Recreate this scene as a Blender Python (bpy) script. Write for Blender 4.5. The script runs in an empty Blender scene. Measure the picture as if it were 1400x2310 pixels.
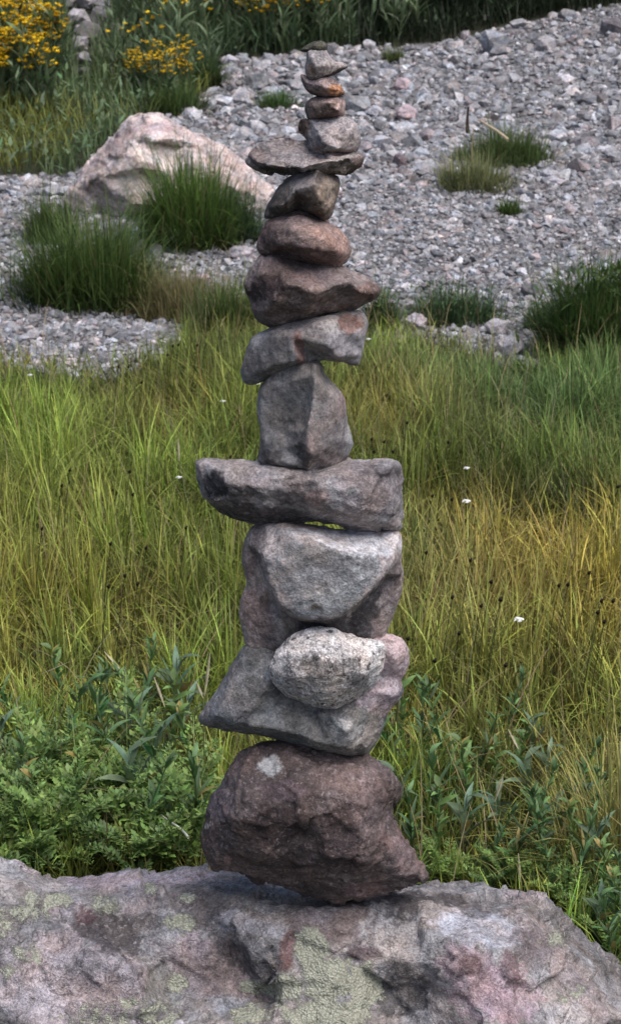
import bpy, bmesh, math, random
import numpy as np
from mathutils import Vector, noise
from mathutils.geometry import delaunay_2d_cdt

random.seed(7)
rng = np.random.default_rng(11)
R = math.radians
scene = bpy.context.scene
col = scene.collection

# ------------------------------------------------------------------ camera
CAM_H, PITCH, HALF = 1.6, R(20), math.tan(R(15))
cd = bpy.data.cameras.new('camera')
cam = bpy.data.objects.new('camera', cd)
col.objects.link(cam)
cam.location = (0, 0, CAM_H)
cam.rotation_euler = (R(90) - PITCH, 0, 0)
cd.sensor_fit = 'VERTICAL'
cd.sensor_height = 24
cd.lens = 12 / HALF
cd.clip_start = 0.05
cd.clip_end = 2000
cd.dof.use_dof = True
cd.dof.focus_distance = 2.32
cd.dof.aperture_fstop = 14.0
scene.camera = cam

SP, CP = math.sin(PITCH), math.cos(PITCH)


def ray(px, py):
    u = (px - 700) / 1155 * HALF
    v = (1155 - py) / 1155 * HALF
    return u, CP + v * SP, -SP + v * CP


def P(px, py, Y):
    dx, dy, dz = ray(px, py)
    t = Y / dy
    return Vector((dx * t, Y, CAM_H + dz * t))


def proj(co):
    """world (n,3) -> photo pixels"""
    co = np.asarray(co)
    x, y, z = co[:, 0], co[:, 1], co[:, 2] - CAM_H
    f = y * CP - z * SP
    up = y * SP + z * CP
    return np.stack([700 + x / f / HALF * 1155, 1155 - up / f / HALF * 1155], 1)


def sstep(a, b, x):
    t = np.clip((x - a) / (b - a), 0, 1)
    return t * t * (3 - 2 * t)


def gz(x, y):
    x = np.asarray(x, float); y = np.asarray(y, float)
    z = 0.1 * np.clip(y - 6.3, 0, 10) + 0.03 * np.clip(y - 16.3, 0, None)
    z = z + 0.10 * sstep(0.3, 2.2, x) * sstep(7, 10, y)
    z = z + 0.018 * np.sin(x * 2.1 + 0.7) * np.sin(y * 1.7) * sstep(3, 6, y)
    return z


def G(px, py, h=0.0):
    """point on the ground (plus h) seen at a photo pixel"""
    dx, dy, dz = ray(px, py)
    lo, hi = 0.5, 400.0
    prev = 0.5
    t = 0.5
    while t < 400:
        if CAM_H + dz * t <= gz(dx * t, dy * t) + h:
            break
        prev = t
        t *= 1.02
    lo, hi = prev, t
    for _ in range(40):
        m = (lo + hi) / 2
        if CAM_H + dz * m <= gz(dx * m, dy * m) + h:
            hi = m
        else:
            lo = m
    return Vector((dx * hi, dy * hi, float(gz(dx * hi, dy * hi))))


def inpoly(x, y, poly):
    x = np.asarray(x); y = np.asarray(y)
    ins = np.zeros(x.shape, bool)
    n = len(poly)
    for i in range(n):
        x1, y1 = poly[i]; x2, y2 = poly[(i + 1) % n]
        c = ((y1 > y) != (y2 > y)) & (x < (x2 - x1) * (y - y1) / ((y2 - y1) + 1e-12) + x1)
        ins ^= c
    return ins


def gpoly(pts):
    return [(G(*p).x, G(*p).y) for p in pts]


# ------------------------------------------------------------------ objects
def tag(o, label=None, cat=None, group=None, kind=None):
    if label: o['label'] = label
    if cat: o['category'] = cat
    if group: o['group'] = group
    if kind: o['kind'] = kind
    return o


def link(name, me, mat=None, parent=None, loc=None):
    o = bpy.data.objects.new(name, me)
    col.objects.link(o)
    if mat is not None and me is not None:
        me.materials.append(mat)
    if parent is not None:
        o.parent = parent
    if loc is not None:
        o.location = loc
    return o


def empty(name, loc=(0, 0, 0), rz=0.0):
    o = bpy.data.objects.new(name, None)
    o.empty_display_size = 0.05
    col.objects.link(o)
    o.location = loc
    o.rotation_euler = (0, 0, rz)
    return o


def copy_tree(o, parent=None):
    c = o.copy()
    col.objects.link(c)
    if parent is not None:
        c.parent = parent
    for ch in list(o.children):
        copy_tree(ch, c)
    return c


def npmesh(name, verts, faces, colors=None, smooth=False):
    """faces: (m,k) int array; colors per vertex (n,3)"""
    me = bpy.data.meshes.new(name)
    verts = np.ascontiguousarray(verts, dtype=np.float32)
    flist = faces if isinstance(faces, list) else [faces]
    nl = sum(f.size for f in flist); nf = sum(len(f) for f in flist)
    me.vertices.add(len(verts)); me.vertices.foreach_set('co', verts.ravel())
    me.loops.add(nl); me.polygons.add(nf)
    me.loops.foreach_set('vertex_index', np.concatenate([f.ravel() for f in flist]).astype(np.int32))
    st, o = [], 0
    for f in flist:
        st.append(o + np.arange(len(f)) * f.shape[1]); o += f.size
    me.polygons.foreach_set('loop_start', np.concatenate(st).astype(np.int32))
    me.polygons.foreach_set('use_smooth', np.full(nf, smooth))
    me.update(calc_edges=True)
    if colors is not None:
        a = me.attributes.new('col', 'FLOAT_COLOR', 'POINT')
        c = np.ones((len(verts), 4), np.float32); c[:, :3] = colors
        a.data.foreach_set('color', c.ravel())
    me.validate()
    return me


# ------------------------------------------------------------------ materials
def new_mat(name):
    m = bpy.data.materials.new(name)
    m.use_nodes = True
    nt = m.node_tree
    for n in list(nt.nodes):
        nt.nodes.remove(n)
    out = nt.nodes.new('ShaderNodeOutputMaterial')
    b = nt.nodes.new('ShaderNodeBsdfPrincipled')
    nt.links.new(b.outputs[0], out.inputs[0])
    return m, nt, b, out


def nd(nt, t, **kw):
    n = nt.nodes.new(t)
    for k, v in kw.items():
        setattr(n, k, v)
    return n


def noise_node(nt, vec, scale, detail=4, rough=0.6, lac=2.0, dist=0.0):
    n = nt.nodes.new('ShaderNodeTexNoise')
    n.inputs['Scale'].default_value = scale
    n.inputs['Detail'].default_value = detail
    n.inputs['Roughness'].default_value = rough
    n.inputs['Lacunarity'].default_value = lac
    n.inputs['Distortion'].default_value = dist
    nt.links.new(vec, n.inputs['Vector'])
    return n


def maprange(nt, val, a, b, c, d, clamp=True):
    n = nt.nodes.new('ShaderNodeMapRange')
    n.clamp = clamp
    nt.links.new(val, n.inputs[0])
    for i, v in enumerate((a, b, c, d)):
        n.inputs[i + 1].default_value = v
    return n.outputs[0]


def mixcol(nt, fac, a, b, mode='MIX'):
    n = nt.nodes.new('ShaderNodeMix')
    n.data_type = 'RGBA'
    n.blend_type = mode
    n.clamp_factor = True
    if isinstance(fac, (int, float)): n.inputs[0].default_value = fac
    else: nt.links.new(fac, n.inputs[0])
    for i, v in ((6, a), (7, b)):
        if isinstance(v, tuple): n.inputs[i].default_value = (*v, 1)
        else: nt.links.new(v, n.inputs[i])
    return n.outputs[2]


def mathn(nt, op, a, b):
    n = nt.nodes.new('ShaderNodeMath'); n.operation = op
    for i, v in enumerate((a, b)):
        if isinstance(v, (int, float)): n.inputs[i].default_value = v
        else: nt.links.new(v, n.inputs[i])
    return n.outputs[0]


def stone_mat(name, light=0.35, dark=0.5, lsize=170, dsize=120, bump=0.55, rough=0.85, lichen=False,
              lcol=(0.62, 0.58, 0.57), dcol=(0.035, 0.03, 0.032), vein=0.25, grain=330, gs=0.55):
    m, nt, b, out = new_mat(name)
    at = nd(nt, 'ShaderNodeAttribute', attribute_name='col')
    tc = nd(nt, 'ShaderNodeTexCoord').outputs['Object']
    c = at.outputs['Color']
    n1 = noise_node(nt, tc, 14, 6, 0.62)
    c = mixcol(nt, 0.85, c, maprange(nt, n1.outputs[0], 0.3, 0.7, 0.52, 1.48), 'MULTIPLY')
    n2 = noise_node(nt, tc, 85, 6, 0.78)
    c = mixcol(nt, 0.85, c, maprange(nt, n2.outputs[0], 0.3, 0.7, 0.40, 1.62), 'MULTIPLY')
    n4 = noise_node(nt, tc, grain, 3, 0.7)
    c = mixcol(nt, gs, c, maprange(nt, n4.outputs[0], 0.36, 0.64, 0.45, 1.55), 'MULTIPLY')
    # hue drift between warm and cool
    n3 = noise_node(nt, tc, 22, 3, 0.5)
    warm = mixcol(nt, maprange(nt, n3.outputs[0], 0.38, 0.62, 0, 1), (0.93, 0.97, 1.06), (1.08, 0.98, 0.95))
    c = mixcol(nt, 0.8, c, warm, 'MULTIPLY')
    if dark > 0:
        nD = noise_node(nt, tc, dsize, 3, 0.6)
        c = mixcol(nt, mathn(nt, 'MULTIPLY', maprange(nt, nD.outputs[0], 0.56, 0.68, 0, 1), dark), c, dcol)
    if light > 0:
        nL = noise_node(nt, tc, lsize, 2, 0.5)
        big = maprange(nt, n1.outputs[0], 0.4, 0.6, 0.3, 1.0)
        f = mathn(nt, 'MULTIPLY', maprange(nt, nL.outputs[0], 0.58, 0.7, 0, light), big)
        c = mixcol(nt, f, c, lcol)
    if vein > 0:
        w = noise_node(nt, tc, 9, 4, 0.6, dist=1.2)
        v = mathn(nt, 'ABSOLUTE', mathn(nt, 'SUBTRACT', w.outputs[0], 0.5), 0)
        c = mixcol(nt, maprange(nt, v, 0.0, 0.008, vein, 0), c, (0.03, 0.028, 0.03))
    h = mathn(nt, 'ADD', mathn(nt, 'MULTIPLY', n2.outputs[0], 0.35),
              mathn(nt, 'MULTIPLY', n4.outputs[0], 0.45))
    if lichen:
        la = nd(nt, 'ShaderNodeAttribute', attribute_name='lichen')
        vo = nd(nt, 'ShaderNodeTexVoronoi'); vo.inputs['Scale'].default_value = 300
        nt.links.new(tc, vo.inputs['Vector'])
        nz = noise_node(nt, tc, 52, 8, 0.82)
        s = mathn(nt, 'ADD', la.outputs['Fac'], mathn(nt, 'MULTIPLY', mathn(nt, 'SUBTRACT', nz.outputs[0], 0.5), 2.7))
        mk = maprange(nt, s, 0.36, 0.44, 0, 1.0)
        lc = mixcol(nt, maprange(nt, vo.outputs['Distance'], 0.0, 0.8, 0, 1), (0.50, 0.51, 0.43), (0.26, 0.265, 0.21))
        lc = mixcol(nt, 0.8, lc, maprange(nt, nz.outputs[0], 0.3, 0.7, 0.7, 1.3), 'MULTIPLY')
        c = mixcol(nt, mk, c, lc)
        h = mathn(nt, 'ADD', h, mathn(nt, 'MULTIPLY', mathn(nt, 'SUBTRACT', 0.9, vo.outputs['Distance']), mathn(nt, 'MULTIPLY', mk, 0.45)))
    bp = nd(nt, 'ShaderNodeBump')
    bp.inputs['Strength'].default_value = bump
    bp.inputs['Distance'].default_value = 0.012
    nt.links.new(h, bp.inputs['Height'])
    nt.links.new(bp.outputs[0], b.inputs['Normal'])
    nt.links.new(c, b.inputs['Base Color'])
    b.inputs['Roughness'].default_value = rough
    b.inputs['Specular IOR Level'].default_value = 0.25
    return m


def leaf_mat(name, trans=0.3, rough=0.55, spec=0.3):
    m, nt, b, out = new_mat(name)
    at = nd(nt, 'ShaderNodeAttribute', attribute_name='col')
    tc = nd(nt, 'ShaderNodeTexCoord').outputs['Object']
    n1 = noise_node(nt, tc, 60, 3, 0.6)
    c = mixcol(nt, 0.7, at.outputs['Color'], maprange(nt, n1.outputs[0], 0.3, 0.7, 0.7, 1.3), 'MULTIPLY')
    nt.links.new(c, b.inputs['Base Color'])
    b.inputs['Roughness'].default_value = rough
    b.inputs['Specular IOR Level'].default_value = spec
    tr = nd(nt, 'ShaderNodeBsdfTranslucent')
    nt.links.new(c, tr.inputs[0])
    mx = nd(nt, 'ShaderNodeMixShader'); mx.inputs[0].default_value = trans
    nt.links.new(b.outputs[0], mx.inputs[1]); nt.links.new(tr.outputs[0], mx.inputs[2])
    nt.links.new(mx.outputs[0], out.inputs[0])
    return m


GRASS = leaf_mat('grass_blade', 0.3)
LEAF = leaf_mat('leaf', 0.22, 0.5, 0.35)
PETAL = leaf_mat('petal', 0.25, 0.7, 0.1)
DRY = leaf_mat('dry_stem', 0.1, 0.8, 0.1)
ST_PLAIN = stone_mat('stone_plain', 0.28, 0.35)
ST_MAROON = stone_mat('stone_maroon', 0.5, 0.5, 190, 90, gs=0.5, lcol=(0.42, 0.34, 0.35))
ST_GRANITE = stone_mat('stone_granite', 0.8, 0.9, 150, 110, vein=0.5, bump=0.7, gs=0.9)
ST_FLAT = stone_mat('stone_flat', 0.2, 0.35, 260, 150, bump=0.35, gs=0.4)
ST_SMALL = stone_mat('stone_small', 0.2, 0.3, 320, 200, bump=0.4)
ST_BOULDER = stone_mat('stone_boulder', 0.4, 0.5, 150, 70, bump=0.8, lichen=True, vein=0.6, gs=0.6)
ST_GRAVEL = stone_mat('stone_gravel', 0.15, 0.2, 150, 90, bump=0.3, vein=0, grain=160)

# ------------------------------------------------------------------ rocks by outline
U = 0.000557


def densify(pts, step):
    out = []
    n = len(pts)
    for i in range(n):
        a, b = pts[i], pts[(i + 1) % n]
        L = math.hypot(b[0] - a[0], b[1] - a[1])
        k = max(1, int(L / step))
        for j in range(k):
            t = j / k
            out.append((a[0] + (b[0] - a[0]) * t, a[1] + (b[1] - a[1]) * t))
    return out


def chaikin(pts, it):
    for _ in range(it):
        o = []
        n = len(pts)
        for i in range(n):
            a, b = pts[i], pts[(i + 1) % n]
            o.append(tuple(a[k] * .8 + b[k] * .2 for k in range(len(a))))
            o.append(tuple(a[k] * .2 + b[k] * .8 for k in range(len(a))))
        pts = o
    return pts


def segdist(p, poly):
    """distance of points (n,2) to closed polygon"""
    A = np.array(poly); B = np.roll(A, -1, 0)
    best = np.full(len(p), 1e9)
    for a, b in zip(A, B):
        ab = b - a
        t = np.clip(((p - a) @ ab) / (ab @ ab + 1e-9), 0, 1)
        q = a + t[:, None] * ab
        best = np.minimum(best, np.hypot(*(p - q).T))
    return best


def rock(name, label, cat, sil, ridges, Y, back, colors, mat, edge=25, rnd=22, voxel=0.0026, amp=1.0,
         step=None, group=None, patches=(), lichens=(), U_=U, noise_scale=1.0, sm=1, parent=None, backround=None, grow=None, facet=0.5, lump=0.35, smooth_it=1):
    """sil: outline [(px,py[,depth])]; ridges: crease polylines [(px,py,depth)]; depth in pixels toward the camera"""
    sil = [(p[0], p[1], p[2] if len(p) > 2 else edge) for p in sil]
    cx_ = (max(p[0] for p in sil) + min(p[0] for p in sil)) / 2; cy_ = (max(p[1] for p in sil) + min(p[1] for p in sil)) / 2
    hx_ = (max(p[0] for p in sil) - min(p[0] for p in sil)) / 2; hy_ = (max(p[1] for p in sil) - min(p[1] for p in sil)) / 2
    gpx = 4.5 * voxel / 0.0026 if grow is None else grow
    sil = [(cx_ + (p[0] - cx_) * (1 + 0.6 * gpx / hx_), cy_ + (p[1] - cy_) * (1 + gpx / hy_), p[2]) for p in sil]
    sil = chaikin(sil, sm)
    # facet interpolation
    vs = [Vector((p[0], p[1])) for p in sil]
    ds = [p[2] for p in sil]
    es = [(i, (i + 1) % len(sil)) for i in range(len(sil))]
    for pl in ridges:
        for k, p in enumerate(pl):
            vs.append(Vector((p[0], p[1]))); ds.append(p[2])
            if k: es.append((len(vs) - 2, len(vs) - 1))
    rv, re_, rf, ov, oe, of = delaunay_2d_cdt(vs, es, [], 1, 1e-4)
    rd = []
    for k, o in enumerate(ov):
        if o: rd.append(ds[o[0]])
        else:
            dd = [((rv[k] - v).length, d) for v, d in zip(vs, ds)]
            rd.append(min(dd)[1])
    T = np.array([f for f in rf if len(f) == 3])
    RV = np.array([[v.x, v.y] for v in rv]); RD = np.array(rd)
    xs = [p[0] for p in sil]; ys = [p[1] for p in sil]
    size = max(max(xs) - min(xs), max(ys) - min(ys))
    st = step or max(2.2, size / 70)
    dsil = densify([(p[0], p[1]) for p in sil], st)
    gx, gy = np.meshgrid(np.arange(min(xs), max(xs), st), np.arange(min(ys), max(ys), st))
    gx = gx + (np.arange(gx.shape[0]) % 2)[:, None] * st / 2
    pts = np.stack([gx.ravel(), gy.ravel()], 1)
    pts = pts[inpoly(pts[:, 0], pts[:, 1], dsil)]
    dist = segdist(pts, dsil)
    k = dist > st * 0.55
    pts, dist = pts[k], dist[k]
    D = np.zeros(len(pts)); done = np.zeros(len(pts), bool)
    for t in T:
        a, b, c = RV[t]
        den = (b[1] - c[1]) * (a[0] - c[0]) + (c[0] - b[0]) * (a[1] - c[1])
        if abs(den) < 1e-9: continue
        l1 = ((b[1] - c[1]) * (pts[:, 0] - c[0]) + (c[0] - b[0]) * (pts[:, 1] - c[1])) / den
        l2 = ((c[1] - a[1]) * (pts[:, 0] - c[0]) + (a[0] - c[0]) * (pts[:, 1] - c[1])) / den
        l3 = 1 - l1 - l2
        m = (l1 > -1e-4) & (l2 > -1e-4) & (l3 > -1e-4) & ~done
        D[m] = l1[m] * RD[t[0]] + l2[m] * RD[t[1]] + l3[m] * RD[t[2]]
        done |= m
    D[~done] = edge
    e = np.sqrt(1 - (1 - np.clip(dist / rnd, 0, 1)) ** 2)
    br = backround or size * 0.3
    eb = np.sqrt(1 - (1 - np.clip(dist / br, 0, 1)) ** 2)
    vs2 = [Vector(p) for p in dsil] + [Vector(p) for p in pts]
    n = len(dsil)
    es2 = [(i, (i + 1) % n) for i in range(n)]
    tv, te, tf, tov, _, _ = delaunay_2d_cdt(vs2, es2, [], 1, 1e-5)
    front = np.zeros(len(tv)); bk = np.zeros(len(tv))
    rim = np.zeros(len(tv), bool)
    for i, o in enumerate(tov):
        if not o: rim[i] = True; continue
        j = min(o)
        if j < n: rim[i] = True
        else:
            front[i] = D[j - n] * e[j - n]; bk[i] = back * eb[j - n]
    V = []; idxb = {}
    for i, v in enumerate(tv):
        V.append(P(v.x, v.y, Y - front[i] * U_))
    for i, v in enumerate(tv):
        if rim[i]: idxb[i] = i
        else:
            idxb[i] = len(V); V.append(P(v.x, v.y, Y + bk[i] * U_))
    F = []
    for f in tf:
        F.append(tuple(f)[::-1]); F.append(tuple(idxb[i] for i in f))
    me = bpy.data.meshes.new(name)
    me.from_pydata([tuple(v) for v in V], [], F)
    bm = bmesh.new(); bm.from_mesh(me)
    bmesh.ops.recalc_face_normals(bm, faces=bm.faces)
    bm.to_mesh(me); bm.free()
    tmp = bpy.data.objects.new('tmp', me); col.objects.link(tmp)
    md = tmp.modifiers.new('r', 'REMESH'); md.mode = 'VOXEL'; md.voxel_size = voxel; md.use_smooth_shade = True
    s2 = tmp.modifiers.new('s', 'SMOOTH'); s2.factor = 0.5; s2.iterations = smooth_it
    dg = bpy.context.evaluated_depsgraph_get()
    em = bpy.data.meshes.new_from_object(tmp.evaluated_get(dg))
    bpy.data.objects.remove(tmp); bpy.data.meshes.remove(me)
    N = len(em.vertices)
    co = np.zeros(N * 3, np.float32); em.vertices.foreach_get('co', co); co = co.reshape(-1, 3).astype(float)
    no = np.zeros(N * 3, np.float32); em.vertex_normals.foreach_get('vector', no) if hasattr(em, 'vertex_normals') else em.vertices.foreach_get('normal', no)
    no = no.reshape(-1, 3)
    off = Vector((random.uniform(-50, 50), random.uniform(-50, 50), random.uniform(-50, 50)))
    disp = np.zeros(N); cn = np.zeros((N, 3))
    s = 1 / noise_scale
    for i in range(N):
        p = Vector(co[i])
        q = p * (11 * s) + off
        a = noise.fractal(q, 0.9, 2.1, 5)
        cn[i] = a, noise.fractal(p * (34 * s) + off, 0.8, 2.1, 4), noise.fractal(p * (130 * s) + off, 0.6, 2.1, 3)
        rg = noise.ridged_multi_fractal(p * (16 * s) + off, 0.9, 2.2, 4, 1.0, 2.0)
        vd = noise.voronoi(p * (26 * s) + off * 0.3)[0]
        chip = min(0.5, vd[1] - vd[0])
        fa = 0.0
        for fs_, fk in ((21 * s, 0.30), (58 * s, 0.26)):
            pq = p * fs_ + off + Vector((a, cn[i, 1], -a)) * 0.12
            vc = noise.voronoi(pq)[1][0]
            dr = noise.cell_vector(vc * 7.3 + off) - Vector((.5, .5, .5))
            fa += ((pq - vc).dot(dr) + dr.x * 0.25) * fk / fs_
        disp[i] = fa * facet + lump * 0.0030 * a + (0.3 + lump) * 0.0011 * (rg - 1.2) + 0.0026 * (chip - 0.25) + 0.0015 * noise.fractal(p * (80 * s), 0.7, 2.0, 4)
    co += no * (disp * amp * noise_scale)[:, None]
    px = proj(co)
    base = Vector((co[:, 0].mean(), co[:, 1].mean(), co[:, 2].min()))
    # colours
    c1, c2 = np.array(colors[0]), np.array(colors[1])
    w = np.clip(0.5 + cn[:, 0] * 0.9 + cn[:, 1] * 0.35, 0, 1)[:, None]
    C = (c1 * (1 - w) + c2 * w) * np.array([1.24, 1.25, 1.21])
    depth = (Y - co[:, 1]) / U_
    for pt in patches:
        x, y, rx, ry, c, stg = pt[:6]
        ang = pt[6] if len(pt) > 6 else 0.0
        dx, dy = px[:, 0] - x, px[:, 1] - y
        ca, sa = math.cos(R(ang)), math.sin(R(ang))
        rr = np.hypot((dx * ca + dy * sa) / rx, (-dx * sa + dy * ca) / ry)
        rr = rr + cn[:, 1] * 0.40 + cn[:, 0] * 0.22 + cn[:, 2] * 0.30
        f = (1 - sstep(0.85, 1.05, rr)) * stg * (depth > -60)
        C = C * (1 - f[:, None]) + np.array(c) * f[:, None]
    a = em.attributes.new('col', 'FLOAT_COLOR', 'POINT')
    cc = np.ones((N, 4), np.float32); cc[:, :3] = np.clip(C, 0.01, 0.9); a.data.foreach_set('color', cc.ravel())
    if lichens:
        Lm = np.zeros(N)
        for x, y, rx, ry, sg in lichens:
            rr = np.hypot((px[:, 0] - x) / rx, (px[:, 1] - y) / ry) + cn[:, 1] * 0.3
            Lm = np.maximum(Lm, (1 - sstep(0.3, 1.25, rr)) * sg)
        co += no * (sstep(0.3, 0.6, Lm + cn[:, 2] * 0.3) * (0.0014 + 0.0022 * np.clip(cn[:, 2], -.6, .9)))[:, None]
        la = em.attributes.new('lichen', 'FLOAT', 'POINT'); la.data.foreach_set('value', Lm.astype(np.float32))
    co -= np.array(base)
    em.vertices.foreach_set('co', co.astype(np.float32).ravel())
    em.polygons.foreach_set('use_smooth', np.ones(len(em.polygons), bool))
    em.update()
    em.materials.clear()
    o = link(name, em, mat, parent, base)
    if label: tag(o, label, cat, group)
    return o


def A(l): return [(400 + p[0] * .4286, 60 + p[1] * .4286, *p[2:]) for p in l]
def B(l): return [(400 + p[0] * .4286, 800 + p[1] * .4286, *p[2:]) for p in l]
def C_(l): return [(400 + p[0] * .4286, 1400 + p[1] * .4286, *p[2:]) for p in l]
def pa(conv, l):
    o = []
    for p in l:
        (x, y), = conv([(p[0], p[1])])
        o.append((x, y, p[2] * .4286, p[3] * .4286, *p[4:]))
    return o


YS = 2.2
GRP = 'stones balanced in the stack'
# base stone
rock('stone', 'large dark maroon stone with a pale spot, lowest of the stack, resting on the boulder', 'stone',
     C_([(430, 650), (330, 715), (235, 830), (168, 930), (132, 1080), (128, 1200), (180, 1290), (270, 1305), (400, 1352), (560, 1405), (700, 1450), (850, 1475), (1010, 1455), (1080, 1410), (1200, 1400), (1325, 1362), (1295, 1290), (1235, 1180), (1150, 1070), (1130, 1015), (1165, 950), (1182, 880), (1140, 800), (1050, 742), (960, 705), (900, 690), (700, 665), (560, 640)]),
     [C_([(430, 760, 75), (360, 900, 120), (300, 1050, 135), (300, 1200, 100)]),
      C_([(640, 760, 90), (620, 900, 140), (470, 1000, 160)]),
      C_([(700, 1030, 150), (640, 1100, 112), (600, 1180, 108), (570, 1320, 70)]),
      C_([(740, 1060, 158), (790, 1220, 150), (780, 1370, 95)]),
      C_([(545, 1090, 150), (470, 1240, 130)]),
      C_([(900, 740, 60), (890, 930, 140), (940, 1080, 150), (970, 1240, 140), (930, 1380, 100)]),
      C_([(1060, 800, 60), (1080, 950, 90)]),
      C_([(1110, 1050, 62), (1110, 1180, 95), (1200, 1330, 72)]),
      C_([(1040, 1310, 92), (1090, 1390, 50)])],
     YS, 170, [(0.058, 0.046, 0.045), (0.115, 0.089, 0.087)], ST_MAROON, facet=.55, rnd=32, group=GRP, amp=1.25,
     patches=pa(C_, [(480, 765, 68, 62, (0.36, 0.37, 0.37), 0.95), (1010, 1000, 90, 260, (0.16, 0.122, 0.118), 0.8, 5), (1180, 1230, 70, 160, (0.19, 0.135, 0.13), 0.75, -25),
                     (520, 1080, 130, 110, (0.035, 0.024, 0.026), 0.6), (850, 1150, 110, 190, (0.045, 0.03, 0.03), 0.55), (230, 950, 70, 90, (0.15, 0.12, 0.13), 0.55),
                     (980, 1410, 110, 35, (0.2, 0.14, 0.135), 0.8), (560, 900, 120, 50, (0.12, 0.09, 0.1), 0.6), (265, 1260, 22, 26, (0.3, 0.2, 0.19), 0.8), (160, 1085, 14, 14, (0.4, 0.35, 0.35), 0.8)]))
# grey slab with pink end
rock('stone', 'wedge shaped dark grey stone with sharp left corner and lumpy pink right end, second lowest', 'stone',
     C_([(345, 130), (300, 210), (230, 340), (150, 450), (104, 520), (150, 548), (300, 585), (480, 605), (600, 640), (750, 690), (880, 712), (985, 700), (1040, 650), (1080, 560), (1110, 470), (1185, 390), (1165, 310), (1205, 250), (1218, 180), (1190, 105), (1110, 68), (1000, 80), (850, 100), (700, 130), (500, 100)]),
     [C_([(330, 230, 45), (240, 420, 75), (200, 505, 75)]),
      C_([(420, 220, 55), (480, 330, 90), (560, 420, 62), (700, 478, 66), (820, 490, 84)]),
      C_([(330, 545, 92), (560, 586, 104), (780, 650, 112), (920, 690, 100)]),
      C_([(820, 500, 132), (890, 580, 130), (940, 680, 95)]),
      C_([(960, 400, 70), (1020, 480, 75), (1050, 560, 55)]),
      C_([(1090, 150, 62), (1140, 200, 62)]), C_([(1080, 290, 38), (1165, 306, 22)]), C_([(1060, 380, 70), (1130, 400, 55)])],
     YS, 150, [(0.095, 0.10, 0.105), (0.175, 0.178, 0.182)], ST_PLAIN, facet=.3, lump=.08, amp=.85, smooth_it=0, rnd=10, group=GRP,
     patches=pa(C_, [(230, 380, 55, 220, (0.24, 0.235, 0.24), 0.7, 33), (1110, 200, 150, 160, (0.46, 0.375, 0.385), 0.95), (1060, 400, 150, 110, (0.45, 0.37, 0.38), 0.95),
                     (960, 570, 110, 130, (0.33, 0.31, 0.29), 0.9, 15), (960, 500, 60, 45, (0.15, 0.15, 0.14), 0.7), (340, 470, 80, 70, (0.2, 0.2, 0.215), 0.6), (960, 680, 30, 25, (0.04, 0.04, 0.04), 0.8), (450, 350, 120, 60, (0.045, 0.045, 0.05), 0.5, 20)]))
# granite cobble
rock('stone', 'rounded speckled white granite stone wedged in the lower part of the stack', 'stone',
     C_([(478, 235), (520, 160), (600, 92), (680, 48), (780, 38), (900, 78), (960, 108), (1020, 112), (1070, 120), (1090, 180), (1075, 250), (1050, 310), (1000, 365), (930, 412), (860, 452), (790, 466), (700, 445), (600, 402), (530, 352), (485, 295)]),
     [C_([(600, 180, 60), (760, 150, 72), (920, 180, 66)]), C_([(620, 300, 72), (780, 290, 86), (930, 270, 72)]), C_([(760, 390, 60), (880, 360, 52)])],
     YS - 0.052, 170, [(0.42, 0.39, 0.385), (0.56, 0.53, 0.525)], ST_GRANITE, rnd=50, facet=.3, lump=.7, group=GRP, amp=1.0,
     patches=pa(C_, [(730, 240, 110, 55, (0.13, 0.125, 0.12), 0.75, 12), (880, 250, 110, 45, (0.15, 0.14, 0.135), 0.7, -20), (950, 320, 60, 50, (0.12, 0.115, 0.11), 0.6), (620, 260, 60, 60, (0.2, 0.18, 0.18), 0.4)]))
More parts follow.
